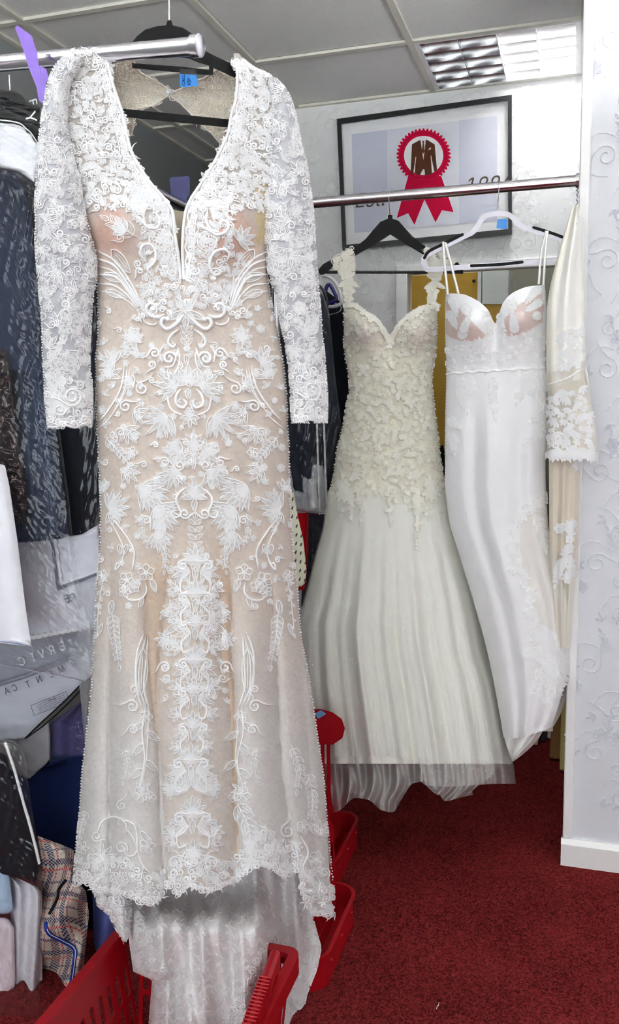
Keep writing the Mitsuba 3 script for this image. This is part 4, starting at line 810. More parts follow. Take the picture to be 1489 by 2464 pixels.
NECK2 = pint([(733, 827), (731, 853), (750, 881), (770, 909), (798, 927), (818, 938), (797, 949), (770, 967), (748, 995), (736, 1020), (734, 1051)])
w2 = lambda X, Y: (X, Y+(NECK2(X)-732)*sst(900, 732, Y))
X, Y, m = gown2.front(120, 330, 732, 1838, warp=w2); X2, Y2, b = gown2.back(50, 100, 850, 1838, 0.5)
z2 = [(lambda X, Y: 0.8*blob(872, 806, 42, 34)(X, Y)+0.8*blob(1007, 811, 42, 34)(X, Y), (216, 204, 202)), (lambda X, Y: sst(1130, 1240, Y)*0.9, (236, 236, 229))]
add(g2+'__body', cat_meshes([m, b]), 'm_vcol', smooth=True, color=np.vstack([cols((232, 229, 212), X, Y, z2, 52, 0.05), cols((236, 232, 215), X2, Y2, [], 53, 0.03)]))
# bodice beading and appliqué
L = Lace(True); r = np.random.default_rng(200)
bod = [(829, 735), (853, 735), (881, 754), (925, 800), (938, 822), (952, 800), (995, 752), (1020, 739), (1049, 738), (1047, 853), (1040, 931), (1058, 1085), (1070, 1160), (1098, 1275), (1060, 1240), (1003, 1275), (985, 1215), (960, 1195), (940, 1250), (915, 1200), (870, 1185), (845, 1245), (785, 1250), (803, 1147), (826, 1023), (840, 931), (830, 853)]
for x, y in scatter(bod, 9.5, 201, 9000):
    a, u = r.uniform(0, 6.28), r.random()
    if u < 0.32: L.flower(x, y, r.uniform(5, 7.5), 5, a, 0.9)
    elif u < 0.6: L.scroll(x, y, a, r.uniform(4, 6), r.choice((-1, 1)), 1.3, 0.8)
    else:
        for q in range(3): L.bead(x+r.uniform(-4, 4), y+r.uniform(-4, 4), r.uniform(1.1, 1.9))
for x, y in scatter([(860, 880), (1025, 880), (1030, 1150), (850, 1150)], 30, 202): L.fan(x, y, r.uniform(0, 6.28), 17, 5, 2.4, 0.36, 1.0)
edge = [(829, 733), (853, 732), (881, 751), (909, 771), (927, 799), (938, 818), (949, 797), (967, 771), (995, 749), (1020, 737), (1049, 736)]
for q in cr(edge, 46): L.flower(q[0], q[1]+3, r.uniform(5, 8), 5, r.uniform(0, 6), 0.9)
for x0, y1 in ((868, 1265), (940, 1265), (1005, 1275), (1085, 1330), (1002, 1320), (795, 1270), (845, 1250)):
    for i in range(16):
        s = i/15; L.flower(x0+r.uniform(-10, 10)*(1-s), 1180+(y1-1180)*s, 5.5*(1-0.6*s)+1, 5, r.uniform(0, 6), 0.8); L.bead(x0+r.uniform(-8, 8)*(1-s), 1185+(y1-1180)*s, 1.5)
for f in (gown2.rows.L, gown2.rows.R):
    for y in np.arange(740, 1250, 7): L.bead(float(f(y))+r.uniform(-2, 2), y, r.uniform(1.3, 3.0))
for i in range(55):
    s = i/54; L.bead(1083+30*s+r.uniform(-4, 4)*(1-s), 1290+130*s, 1.6)
add(g2+'__beading', L.mesh(Off(gown2, 0.005), PX2*0.6), 'm_ivory_lace', smooth=True, kind='stuff')
for x, y in ((824, 1168), (1035, 1166)):
    L = Lace(True); L.flower(x, y, 15, 7, 0.2, 1.5); L.fan(x, y+6, 1.3, 40, 6, 1.6, 0.26, 1.4); L.fan(x, y-2, -1.6, 22, 5, 2.8, 0.3, 1.2)
    for i in range(14): L.bead(x+r.uniform(-9, 9), y+r.uniform(-9, 9), 2.4)
    add(num(g2+'__brooch_flower'), L.mesh(Off(gown2, 0.005), PX2*0.6), 'm_ivory_lace', smooth=True)
q = gown2.at(np.array([937.0]), np.array([826.0]), 0.004)[0]; add(g2+'__brooch', cat_meshes([trimesh.creation.icosphere(1, 0.005).apply_translation(q+P2.u*a*0.006+np.array([0, 0, b*0.006])) for a, b in ((0, 0), (-1, .5), (1, .5), (0, -1.2), (-.7, -2), (.7, -2))]), 'm_bead', smooth=True)
# flower straps over the hanger
for sgn, pts in ((0, [(838, 604), (826, 640), (836, 672), (840, 706), (834, 736)]), (1, [(1040, 606), (1050, 640), (1044, 676), (1040, 710), (1044, 738)])):
    st = num(g2+'__strap'); fl = shift(P2, 0.010)
    c = cr(pts, 22); add(st, prism(fl, LineString(c).buffer(4.5), -0.0015, 0.0015), 'm_ivory_lace')
    L = Lace(True); rr = np.random.default_rng(210+sgn); top = Polygon([(800, 622), (848, 596), (852, 650), (832, 668), (806, 640)]) if sgn == 0 else Polygon([(1026, 598), (1100, 628), (1068, 648), (1046, 672), (1026, 652)])
    for x, y in scatter(top, 6.0, 212+sgn, 2500): L.scroll(x, y, rr.uniform(0, 6.28), rr.uniform(4, 6.5), rr.choice((-1, 1)), 1.2, 1.0)
    for x, y in scatter(top, 16, 214+sgn): L.flower(x, y, 8, 6, rr.uniform(0, 6), 1.0)
    for i, q in enumerate(cr(pts[1:], 6)): L.flower(q[0]+rr.uniform(-4, 4), q[1], 16 if i in (1, 3) else 12, 5, rr.uniform(0, 6), 1.3)
    for s in (-1, 1): L.leaf(pts[2][0]+2, pts[2][1]+4, pi/2-s*1.05, 30, 11, 1.2); L.leaf(pts[2][0], pts[2][1]-8, -pi/2-s*1.2, 20, 11, 1.2)
    add(st+'__flowers', L.mesh(Flat(fl), PX2*0.7), 'm_ivory_lace', smooth=True, kind='stuff')
# tulle: overskirt, crinkled underskirt below the hem, sequins
over = Cloth(P2, [(a-3, b) for a, b in T2L[8:]]+[(738, 1890)], [(a+3, b) for a, b in T2R[8:]]+[(1241, 1890)], 1190, 1888, [(1190, float(gown2.B(1190))+0.003), (1285, float(gown2.B(1285))+0.003), (1600, 0.205), (1888, 0.265)], lambda x, y, t: folds2(x, np.minimum(y, 1888), t)*1.25+0.008*np.sin(t*140)*sst(1300, 1800, y), 0.5)
OH = pint([(1830, 735), (1822, 800), (1818, 880), (1824, 965), (1835, 1000), (1862, 1018), (1888, 1022), (1893, 1070), (1890, 1130), (1886, 1200), (1886, 1241)])
X, Y, m = over.front(200, 200, warp=lambda X, Y: (X, Y+(OH(X)-1888)*sst(1500, 1888, Y))); add(g2+'__overskirt', m, 'm_tulle_thin', smooth=True)
und = Cloth(shift(P2, 0.03), [(752, 1700), (778, 1880), (772, 1960)], [(1200, 1700), (1195, 1880), (1140, 1930)], 1700, 1940, [(1700, 0.09), (1840, 0.17), (1940, 0.20)], lambda x, y, t: 0.030*np.sin(t*47+y/60)+0.022*np.sin(t*90-y/38)+0.05*fold_noise(x, y, 22, 60, 55), 0.5)
UH = pint([(1938, 750), (1955, 800), (1920, 850), (1925, 890), (1950, 925), (1955, 948), (1925, 965), (1885, 990), (1880, 1020), (1905, 1050), (1928, 1075), (1920, 1110), (1905, 1180), (1900, 1240)])
X, Y, m = und.front(150, 90, warp=lambda X, Y: (X+6*np.sin(Y/26+X/30), Y+(UH(X)-1940)*sst(1780, 1940, Y))); add(g2+'__underskirt', m, 'm_tulle', smooth=True)
X, Y, m = und.front(110, 70, off=-0.06, warp=lambda X, Y: (X+8*np.sin(Y/21+X/24+2), Y+(UH(X+20)-1955)*sst(1780, 1940, Y))); add(g2+'__underskirt_001', m, 'm_tulle', smooth=True)
L = Lace()
for i in range(1500):
    y = 1300+640*r.random()**0.55; t = r.uniform(0.03, 0.97); x = float(over.rows.L(y)+(over.rows.R(y)-over.rows.L(y))*t)
    if y < min(OH(x)-2, 1888): L.bead(x, y, r.uniform(0.8, 1.9))
add(g2+'__sequins', L.mesh(over, PX2), 'm_bead', kind='stuff')

# ------------------------------------------------------------------ the plain white gown with leafy appliqué on a slim white hanger
x3 = at_Y(1197, 440, 2.50)[0]; P3 = Plane([x3, rail2_at(x3)[1]-0.045, 1.7], 2.0); PX3 = 2.50/F
k = 'clothes_hanger_002'; tag(k, 'slim white plastic hanger with black grips, carrying the plain white gown', 'clothes hanger')
ctr = [(1345, 626), (1200, 636), (1045, 648), (1026, 644), (1020, 628), (1030, 612), (1110, 572), (1140, 556), (1160, 526), (1178, 516), (1200, 514), (1222, 516), (1240, 530), (1258, 546), (1352, 576), (1370, 590), (1372, 612)]
ring = cr(ctr, 110, closed=True); add(k+'__body', prism(P3, LineString(np.vstack([ring, ring[:1]])).buffer(6.2), -0.003, 0.003), 'm_white_plastic')
for seg in ([(1021, 622), (1032, 606), (1072, 586), (1112, 566)], [(1284, 549), (1320, 560), (1356, 573)], [(1134, 637), (1200, 634), (1256, 628)]):
    o = (0, 2.5) if seg[0][1] > 630 else (0, -1.5)
    add(num(k+'__grip'), prism(P3, LineString([(a+o[0], b+o[1]) for a, b in cr(seg, 10)]).buffer(3.6), -0.0036, 0.0038), 'm_black')
add(k+'__neck', prism(P3, Polygon([(1189, 512), (1191, 507), (1203, 507), (1205, 512)]), -0.003, 0.003), 'm_white_plastic')
wire_hook(k+'__hook', P3, 1197, 508, 440, rail2_at(x3))
add('paper_tag_001', prism(P3, Polygon([(1197, 528), (1221, 526), (1219, 552), (1194, 549)]), 0.0035, 0.0042), 'm_blue_label', label='small crumpled blue paper tag on the white plastic hanger', cat='tag')
add('paper_tag_001__creases', cat_meshes([tube(P3.at(np.array(q)[:, 0], np.array(q)[:, 1], 0.0044), 0.0006, 6) for q in ([(1199, 533), (1206, 540), (1203, 547)], [(1208, 530), (1212, 540), (1218, 543)], [(1201, 541), (1216, 536)])]), 'm_blue_sticker')
g3 = 'wedding_gown_002'; tag(g3, 'plain white wedding gown with sheer cups and leafy appliqué beside the white pier', 'wedding gown')
T3L = [(1072, 700), (1071, 788), (1074, 897), (1071, 1018), (1070, 1150), (1080, 1250), (1100, 1320), (1140, 1450), (1180, 1600), (1212, 1766)]
T3R = [(1310, 684), (1314, 756), (1312, 854), (1314, 920), (1315, 1018), (1312, 1120), (1318, 1250), (1345, 1380), (1368, 1472), (1371, 1602), (1365, 1660), (1349, 1716), (1330, 1750)]
def folds3(x, y, t):
    d = 0.040*(blob(1131, 775, 45, 50)(x, y)+blob(1255, 765, 45, 50)(x, y))-0.02*blob(1190, 790, 14, 60)(x, y)
    return d+sst(900, 1100, y)*(0.006*np.sin(t*15+0.6)+0.003*np.sin(t*29+2.2)+0.005*np.sin((x-1310)/22.0)*sst(1200, 1500, y))
gown3 = Cloth(P3, T3L, T3R, 690, 1760, [(690, 0.028), (830, 0.050), (890, 0.042), (1100, 0.060), (1500, 0.095), (1760, 0.12)], folds3, 0.5)
N3 = pint([(706, 1072), (707, 1108), (719, 1141), (746, 1174), (778, 1192), (764, 1197), (729, 1210), (703, 1236), (688, 1279), (686, 1312)]); H3 = pint([(1773, 1205), (1776, 1242), (1764, 1287), (1748, 1329), (1716, 1352), (1700, 1375)])
w3 = lambda X, Y: (X, Y+(N3(X)-690)*sst(850, 690, Y)+(H3(X)-1760)*sst(1500, 1760, Y))
X, Y, m = gown3.front(110, 330, warp=w3); X2, Y2, b = gown3.back(40, 100, 800, 1760, 0.5)
C1, C2 = Polygon([(1074, 722), (1092, 730), (1130, 768), (1168, 806), (1184, 794), (1160, 815), (1130, 822), (1110, 821), (1085, 813), (1072, 803)]), Polygon([(1205, 790), (1215, 766), (1240, 738), (1275, 716), (1304, 705), (1308, 740), (1306, 774), (1275, 795), (1240, 808), (1217, 809)])
from shapely import contains_xy
z3 = [(lambda X, Y: 0.85*(contains_xy(C1, X, Y) | contains_xy(C2, X, Y)), (206, 180, 172)), (lambda X, Y: 0.55*(contains_xy(Polygon([(1255, 1225), (1320, 1235), (1345, 1380), (1370, 1475), (1360, 1540), (1300, 1500), (1260, 1400), (1250, 1300)]).buffer(0), X, Y)), (222, 216, 204))]
add(g3+'__body', cat_meshes([m, b]), 'm_vcol_satin', smooth=True, color=np.vstack([cols((234, 234, 235), X, Y, z3, 62, 0.02), cols((240, 238, 232), X2, Y2, [], 63, 0.0)]))
L = Lace(True); r = np.random.default_rng(260)
for q in ([(1108, 822), (1116, 790), (1126, 768)], [(1240, 806), (1236, 780), (1234, 756)]): L.spray(q, 19, 5, 1.3, 0.42)
for q in ((1122, 745, 14), (1232, 733, 14), (1292, 760, 11)): L.flower(q[0], q[1], q[2], 8, 0.1, 1.1)
for q in ([(1082, 712), (1090, 732), (1096, 752)], [(1074, 745), (1086, 765), (1094, 782)], [(1300, 690), (1284, 706), (1270, 724)], [(1306, 720), (1288, 734), (1272, 744)], [(1160, 745), (1176, 775), (1180, 800)], [(1205, 748), (1204, 775), (1212, 800)]): L.spray(q, 17, 5, 1.2, 0.42)
fill(L, [(1074, 830), (1310, 800), (1312, 880), (1190, 890), (1074, 895)], 17, 261, (0.15, 0.3), 0.85, 0.6)
xs = np.linspace(1073, 1312, 60); ln = np.stack([xs, 899-14*(xs-1073)/240+1.5*np.sin(xs/5)], 1); L.stroke(ln, 3.0, taper=(0, 0)); L.beads_on(ln[::6], 2.0, 60)
for q in ([(1112, 900), (1106, 945), (1120, 985)], [(1125, 900), (1130, 935), (1112, 960)], [(1190, 898), (1186, 950), (1192, 1000)], [(1255, 890), (1262, 930), (1246, 965)], [(1285, 888), (1272, 925), (1280, 945)], [(1300, 885), (1308, 925), (1300, 960)]): L.spray(q, 20, 7, 1.3, 0.4); L.flower(q[2][0], q[2][1]-14, 8, 5, 0, 1.0)
for q in ([(1312, 960), (1302, 1000), (1280, 1012)], [(1313, 1005), (1300, 1045), (1268, 1064)], [(1076, 1000), (1086, 1015), (1098, 1025)], [(1076, 1040), (1088, 1060), (1092, 1085)]): L.spray(q, 20, 6, 1.2, 0.36); L.cord(q, 1.6)
vine = cr([(1318, 1190), (1285, 1215), (1258, 1228), (1240, 1268), (1228, 1330), (1248, 1365), (1262, 1400), (1272, 1450), (1282, 1500), (1300, 1560), (1318, 1610), (1332, 1650)], 60)
for i in range(1, 58, 2):
    a = r.uniform(0, 6.28); q = vine[i]; (L.flower(q[0]+r.uniform(-6, 6), q[1], r.uniform(8, 13), 5, a, 1.2) if i % 4 == 1 else L.fan(q[0], q[1], a, r.uniform(20, 34), 4, 1.6, 0.3, 1.2))
L.stroke(vine, 2.0)
for q in ([(1285, 1232), (1306, 1280), (1312, 1318)], [(1330, 1535), (1352, 1560), (1362, 1600)], [(1250, 1572), (1285, 1575), (1318, 1600)], [(1362, 1560), (1364, 1610), (1350, 1650)]): L.spray(q, 26, 6, 1.5, 0.34)
fill(L, [(1280, 1620), (1355, 1600), (1350, 1670), (1310, 1690), (1285, 1660)], 11, 263, (0.3, 0.6), 0.8, 0.7)
for y in np.arange(700, 1100, 8): L.bead(float(gown3.rows.R(y)), y, 1.8); L.bead(float(gown3.rows.L(y)), y, 1.6)
add(g3+'__applique', L.mesh(gown3, PX3*0.5), 'm_lace', smooth=True, kind='stuff')
for a in ([(1066, 582), (1070, 640), (1077, 708)], [(1071, 584), (1086, 640), (1103, 708)], [(1317, 556), (1312, 605), (1307, 686)], [(1314, 556), (1302, 610), (1296, 684)]):
    c = cr(a, 14); off = np.linspace(0.006, 0.026, 14)
    add(num(g3+'__strap'), tube(P3.at(c[:, 0], c[:, 1], off), 0.0036, 8), 'm_satin', smooth=True)
X, Y, m = Cloth(shift(P3, -0.03), [(1205, 1680), (1212, 1770), (1232, 1830)], [(1330, 1680), (1300, 1770), (1236, 1832)], 1680, 1832, 0.05, lambda x, y, t: 0.02*np.sin(t*15+y/25), 0.5).front(40, 30); add(g3+'__train', m, 'm_satin', smooth=True)

# ------------------------------------------------------------------ the bell-sleeved satin gown hung edge-on against the pier
x4 = -0.014; P4 = Plane([x4, 2.46, 1.7], 8.0); PX4 = 2.4/F
g4 = 'wedding_gown_003'; tag(g4, 'ivory satin gown with a feathery bell sleeve, hung edge-on at the right against the pier', 'wedding gown')
S4L = [(1380, 492), (1371, 516), (1358, 559), (1345, 601), (1335, 641), (1322, 696), (1315, 756), (1314, 854), (1317, 985), (1314, 1096)]; S4R = [(1392, 492), (1396, 520), (1400, 560), (1402, 657), (1406, 756), (1408, 887), (1418, 953), (1431, 1018), (1438, 1084), (1436, 1098)]
f4 = lambda x, y, t: 0.004*np.sin(t*13+1)*sst(500, 600, y)+0.005*np.sin(t*7+y/160)
sl4 = Cloth(P4, S4L, S4R, 492, 1094, [(492, 0.01), (600, 0.025), (800, 0.04), (1090, 0.05)], f4, 0.5)
hm4 = lambda X, Y: (X, Y+sst(1000, 1094, Y)*(5*np.sin(X/7)+6*np.sin(X/15)))
ycut = 930
X, Y, m = sl4.front(50, 120, 492, ycut+8, warp=lambda X, Y: (X, Y-sst(860, 938, Y)*(X-1314)*0.33)); X2, Y2, b = sl4.back(30, 60, 492, 940)
add(g4+'__sleeve', cat_meshes([m, b]), 'm_vcol_satin', smooth=True, color=np.vstack([cols((243, 241, 233), X, Y, [(lambda X, Y: 0.6*((X-sl4.rows.L(Y)) < 16), (232, 226, 205))], 71, 0.02), cols((236, 231, 214), X2, Y2, [], 72, 0)]))
X, Y, m = sl4.front(60, 60, 900, 1094, warp=lambda X, Y: hm4(X, Y-sst(1000, 900, Y)*(X-1314)*0.33)); add(g4+'__cuff', m, 'm_organza', smooth=True)
L = Lace(True); r = np.random.default_rng(280)
ln = cr([(1316, 926), (1360, 912), (1408, 884)], 20); L.stroke(ln, 1.8, taper=(0, 0))
for x, y in scatter([(1320, 945), (1405, 930), (1432, 1085), (1322, 1085)], 15, 281): L.fan(x, y, r.uniform(0.6, 2.6), r.uniform(14, 24), 4, 1.8, 0.42, 0.8)
for x in np.linspace(1320, 1436, 22): L.fan(x, 1088, r.uniform(0.9, 2.2), r.uniform(18, 30), 5, 2.2, 0.36, 1.0)
for x, y in scatter([(1345, 800), (1400, 790), (1402, 880), (1350, 890)], 13, 282): L.flower(x, y, r.uniform(6, 10), 5, r.uniform(0, 6), 0.9)
add(g4+'__cuff__feathers', L.mesh(sl4, PX4*0.6), 'm_lace', smooth=True, kind='stuff')
sk4 = Cloth(shift(P4, -0.02), [(1320, 1085), (1321, 1200), (1322, 1330), (1330, 1450), (1340, 1560)], [(1394, 1085), (1392, 1200), (1388, 1330), (1380, 1450), (1374, 1560)], 1085, 1560, [(1085, 0.035), (1560, 0.03)], lambda x, y, t: 0.006*np.sin(t*17+y/200), 0.5)
X, Y, m = sk4.front(50, 80); add(g4+'__skirt', m, 'm_organza', smooth=True); X, Y, m = sk4.front(30, 40, 1085, 1330, off=-0.02); add(g4+'__lining', m, 'm_satin_beige' if mat('m_satin_beige', two({'type': 'principled', 'base_color': rgb(226, 208, 184), 'roughness': 0.45})) else '', smooth=True)
L = Lace(True)
for i, q in enumerate(cr([(1386, 1255), (1372, 1275), (1374, 1310), (1370, 1345), (1378, 1375), (1368, 1395)], 16)): (L.flower(q[0]-3, q[1], 11, 5, i, 1.2) if i % 2 else L.fan(q[0]-5, q[1], 1.8+i, 22, 4, 1.8, 0.36, 1.0))
L.spray([(1360, 1340), (1345, 1370), (1335, 1405)], 22, 6, 1.2); L.flower(1345, 1272, 13, 6); L.fan(1390, 1110, 0.9, 30, 6, 2.6, 0.36)
add(g4+'__applique', L.mesh(sk4, PX4*0.6), 'm_lace', smooth=True, kind='stuff')
ribs = [cr(a, 12) for a in ([(1391, 500), (1397, 545), (1394, 600), (1387, 626)], [(1392, 500), (1401, 560), (1403, 620), (1401, 655)])]
for q in ribs: add(num(g4+'__hanging_loop'), tube(sl4.pl.at(q[:, 0], q[:, 1], 0.034), 0.0012, 6), 'm_satin', smooth=True)
k = 'clothes_hanger_003'; tag(k, 'twisted wire hook of the hanger under the bell-sleeved satin gown', 'clothes hanger')
p = P4.at(1388, 496, 0.0); rp = rail2_at(p[0]); tw = []
th = np.linspace(3.6, -0.2, 14); tw = [np.array([p[0], rp[1], rp[2]])+np.array([0, 0.0172*math.cos(t), 0.0172*math.sin(t)]) for t in th]
e = tw[-1]; n = 26
twist = [tw[-1]*(1-s)+p*s+0.002*np.array([math.cos(s*30), math.sin(s*30), 0]) for s in np.linspace(0.05, 1, n)]
add(k+'__hook', tube(np.array(tw+twist), 0.0016, 8), 'm_chrome', smooth=True)
add(k+'__shoulders', tube(np.array([p+[0.0, -0.02, -0.05], p, p+[0.0, 0.12, -0.06], p+[0.0, -0.02, -0.07]]), 0.0016, 8), 'm_chrome', smooth=True)
# ------------------------------------------------------------------ garments in plastic on the rail at the left
def hang(name, label, cat, poly, Y, bulge, base, mt='m_vcol', folds=None, zones=(), speck=0.04, nx=26, ny=60, part='body', group=None, ang=0.0, own=True, p=0.5):
    k = num(name) if own else name
    if label: tag(k, label, cat, group)
    c, m, X, Y2 = cloth_body(poly, Plane([-1.1, Y, 1.5], ang), bulge, folds, nx, ny, p, 0.5)
    key = k+'__'+part if own or part else k
    if mt.startswith('m_vcol'): add(key, m, mt, smooth=True, color=cols(base, X, Y2, list(zones), len(scene) % 97, speck, (9, 14)))
    else: add(key, m, mt, smooth=True)
    return k, c
def film_sheet(key, poly, Y, bulge, mt='m_film', amp=0.012, sx=10, sy=70, seed=1, nx=60, ny=120, ang=0.0):
    L, R, y0, y1 = poly_rows(poly)
    fo = lambda x, y, t: (0.22+0.78*sst(0.62, 0.95, t))*amp*(np.abs(fold_noise(x+0.2*y, y, sx, sy, seed, 3))*2-0.3)+amp*0.35*fold_noise(x-0.4*y, y, sx*2.5, sx*3, seed+3, 2)
    c = Cloth(Plane([-1.1, Y, 1.5], ang), L, R, y0+.5, y1-.5, bulge, fo, 0.5); X, Y2, m = c.front(nx, ny); add(key, m, mt, smooth=True); return c
wr = lambda a, sx, sy, sd: (lambda x, y, t: a*fold_noise(x, y, sx, sy, sd, 3))
# dark garment furthest back, then the navy checked suit
hang('suit', 'black garment in clear plastic hanging behind the navy checked jacket, left of the lace gown', 'suit', [(-210, 330), (60, 350), (130, 420), (236, 560), (246, 900), (248, 1120), (236, 1230), (215, 1296), (160, 1310), (-210, 1310)], 1.84, 0.05, (27, 30, 38), folds=wr(0.03, 25, 120, 301), speck=0.2)
film_sheet('suit__plastic_cover', [(60, 380), (236, 540), (247, 900), (250, 1300), (236, 1640), (210, 1640), (120, 1560), (90, 900)], 1.775, 0.03, amp=0.016, seed=302)
def check(X, Y):
    w = np.zeros_like(X)
    for x0, s in ((88, .13), (96, .13), (103, .13), (130, .16), (60, .10)): w = np.maximum(w, np.exp(-((X-(x0+(Y-1000)*s))/1.3)**2)*0.6)
    for y0 in (975, 1055, 1122, 1136, 1203, 1216): w = np.maximum(w, np.exp(-((Y-y0+(X-60)*0.05)/1.4)**2)*0.7)
    return w*sst(880, 960, Y)
hang('suit', 'navy suit with a fine pale check under clear plastic, at the left edge', 'suit', [(-240, 372), (10, 386), (42, 420), (66, 480), (78, 560), (92, 700), (104, 800), (116, 950), (142, 1100), (168, 1288), (150, 1298), (40, 1306), (38, 1230), (30, 1040), (22, 900), (-240, 860)], 1.70, 0.05, (38, 45, 62), folds=lambda x, y, t: 0.022*fold_noise(x-0.12*y, y, 26, 160, 304, 3), zones=[(check, (92, 104, 128))], speck=0.10, nx=60, ny=200)
film_sheet('suit_001__plastic_cover', [(-230, 370), (20, 380), (88, 396), (104, 600), (126, 900), (166, 1200), (186, 1400), (226, 1500), (232, 1630), (205, 1640), (-220, 1560)], 1.62, 0.035, amp=0.018, sx=9, sy=90, seed=305, nx=80, ny=200)
# glossy crumpled foil-like sleeve at the edge
plain('m_foil', (60, 48, 48), 0.18, 0.9, metallic=0.85)
k = num('garment_sleeve'); tag(k, 'shiny crumpled dark bronze garment edge below the navy suit at the left edge', 'garment')
film_sheet(k, [(-220, 830), (12, 840), (26, 900), (36, 1000), (50, 1100), (66, 1200), (64, 1260), (-220, 1240)], 1.635, 0.03, 'm_foil', amp=0.03, sx=10, sy=14, seed=307, nx=60, ny=140)
# black garment cover with white lettering, white paper cape under it
k, c = hang('garment_cover', 'black garment cover with white lettering at the top left under the purple marker', 'garment cover', [(-240, 205), (10, 212), (32, 218), (58, 234), (66, 248), (96, 248), (99, 330), (88, 352), (60, 322), (-240, 290)], 1.60, 0.03, (14, 14, 17), 'm_black_gloss', folds=wr(0.02, 18, 18, 310))
pl = Plane([-1.1, 1.56, 1.5], 0); add(k+'__lettering', text_on(pl, 'Y', 60, 272, 0.024, ang=math.radians(-82), d0=0.0, thick=0.0005), 'm_white'); add(k+'__lettering_001', text_on(pl, 'F', 70, 240, 0.017, ang=math.radians(-82), d0=0.0, thick=0.0005), 'm_white')
k, c = hang('shoulder_cape', 'white paper shoulder cape with a black and white edge over the navy suit', 'paper cover', [(-240, 284), (12, 290), (66, 312), (92, 346), (93, 395), (84, 440), (40, 410), (-240, 366)], 1.575, 0.02, (238, 241, 246), folds=wr(0.01, 40, 40, 311), speck=0.02)
for dy, mt in ((-3, 'm_black'), (2, 'm_white')): q = cr([(-230, 280+dy), (12, 288+dy), (66, 310+dy), (92, 344+dy)], 20); add(num(k+'__piping'), tube(c.pl.at(q[:, 0], q[:, 1], 0.016), 0.0014, 6), mt)
film_sheet(k+'__plastic_cover', [(-230, 290), (20, 296), (70, 320), (94, 350), (97, 470), (88, 480), (20, 430), (-230, 400)], 1.535, 0.02, amp=0.02, sx=14, sy=18, seed=313, nx=50, ny=60)
q = at_Y(24, 218, 1.62); add('clothes_hanger_004', tube(np.array([q, q+[0, 0, 0.03], [q[0], 1.62, R3A[2]-0.03], [q[0]+0.0, 1.62, R3A[2]+0.0]]), 0.0016, 8), 'm_chrome', smooth=True, label='wire hanger neck above the black garment cover at the top left', cat='clothes hanger')
# purple and dark blue plastic rail markers
def marker(name, pl, poly, tail, mt, label, d=0.0):
    tag(name, label, 'rail marker'); add(name+'__plate', prism(pl, Polygon(poly).buffer(-2).buffer(2), d-0.0012, d+0.0012), mt); add(name+'__clip', prism(pl, tail, d-0.0012, d+0.0012), mt)
pm = Plane(at_depth(80, 150, 1.585), 30)
marker('rail_marker', pm, [(36, 66), (42, 61), (76, 86), (90, 128), (92, 150), (104, 200), (112, 214), (104, 226), (96, 248), (92, 236), (88, 210), (70, 165), (56, 120)], Polygon([(92, 130), (98, 165), (106, 200), (118, 190), (110, 166), (96, 160), (100, 190), (96, 244), (102, 246), (112, 222), (110, 200), (96, 172)]).buffer(1), 'm_purple', 'purple plastic rail marker clipped over the chrome rail at the top left')
pn = Plane(at_depth(432, 470, 2.575), 17)
marker('rail_marker_001', pn, [(408, 430), (412, 426), (454, 424), (456, 428), (457, 468), (440, 486), (412, 476)], Polygon([(410, 470), (450, 480), (446, 502), (436, 506), (414, 494)]).difference(Polygon([(424, 482), (443, 485), (436, 494)])), 'm_navy_plastic', 'dark blue plastic rail marker seen through the neckline of the lace gown')
# ---- covers and bags lower at the left
k, c = hang('paper_cover', 'white paper garment cover hanging at the left edge beside the navy suit', 'paper cover', [(-240, 1095), (10, 1112), (22, 1165), (42, 1300), (60, 1450), (77, 1563), (40, 1545), (12, 1537), (-240, 1545)], 1.55, 0.014, (240, 241, 248), folds=lambda x, y, t: 0.012*np.sin(t*9)+0.008*fold_noise(x, y, 16, 60, 320), speck=0.02)
matte('m_print_grey', (120, 124, 134)); matte('m_print_white', (235, 236, 240)); matte('m_print_dark', (92, 94, 104))
k, c = hang('garment_bag', 'pale plastic garment bag printed with a box and mirrored letters RE, below the navy suit', 'garment bag', [(30, 1300), (165, 1297), (190, 1288), (238, 1262), (237, 1515), (200, 1511), (140, 1528), (75, 1538), (58, 1440)], 1.745, 0.012, (226, 227, 236), folds=wr(0.010, 30, 40, 322), speck=0.06)
pb = Plane([-1.1, 1.725, 1.5], 0)
for a, mt in (([(124, 1300), (140, 1416), (197, 1396), (236, 1380)], 'm_print_grey'), ([(133, 1300), (148, 1404), (200, 1386), (236, 1372)], 'm_print_white')): add(num(k+'__printed_line'), prism(pb, LineString(a).buffer(3.4, join_style=2), 0, 0.0005), mt)
add(k+'__lettering', text_on(pb, 'RE', 184, 1446, 0.019, ang=math.radians(13), mirror=True, thick=0.0004), 'm_print_grey'); add(k+'__lettering_001', text_on(pb, 'E', 172, 1386, 0.020, ang=math.radians(13), mirror=True, thick=0.0004), 'm_print_white')
jag = [(60+i*7.0, 1541-i*1.35+(3 if i % 2 else 0)) for i in range(23)]; add(k+'__torn_edge', prism(pb, Polygon(jag+[(x, y-10) for x, y in jag[::-1]]), -0.002, 0.0), 'm_print_white')
k, c = hang('garment_bag', 'grey plastic garment bag printed with mirrored RMENT CA lettering, at the left edge', 'garment bag', [(-230, 1530), (75, 1532), (205, 1505), (238, 1515), (230, 1610), (205, 1640), (60, 1776), (12, 1788), (-230, 1790)], 1.775, 0.012, (196, 198, 208), folds=wr(0.014, 40, 26, 324), zones=[(lambda X, Y: 0.85*sst(1648, 1640, Y+(X-12)*0.40), (146, 150, 160)), (lambda X, Y: 0.5*sst(200, 214, X), (196, 200, 204))], speck=0.06)
pg = Plane([-1.1, 1.75, 1.5], 0)
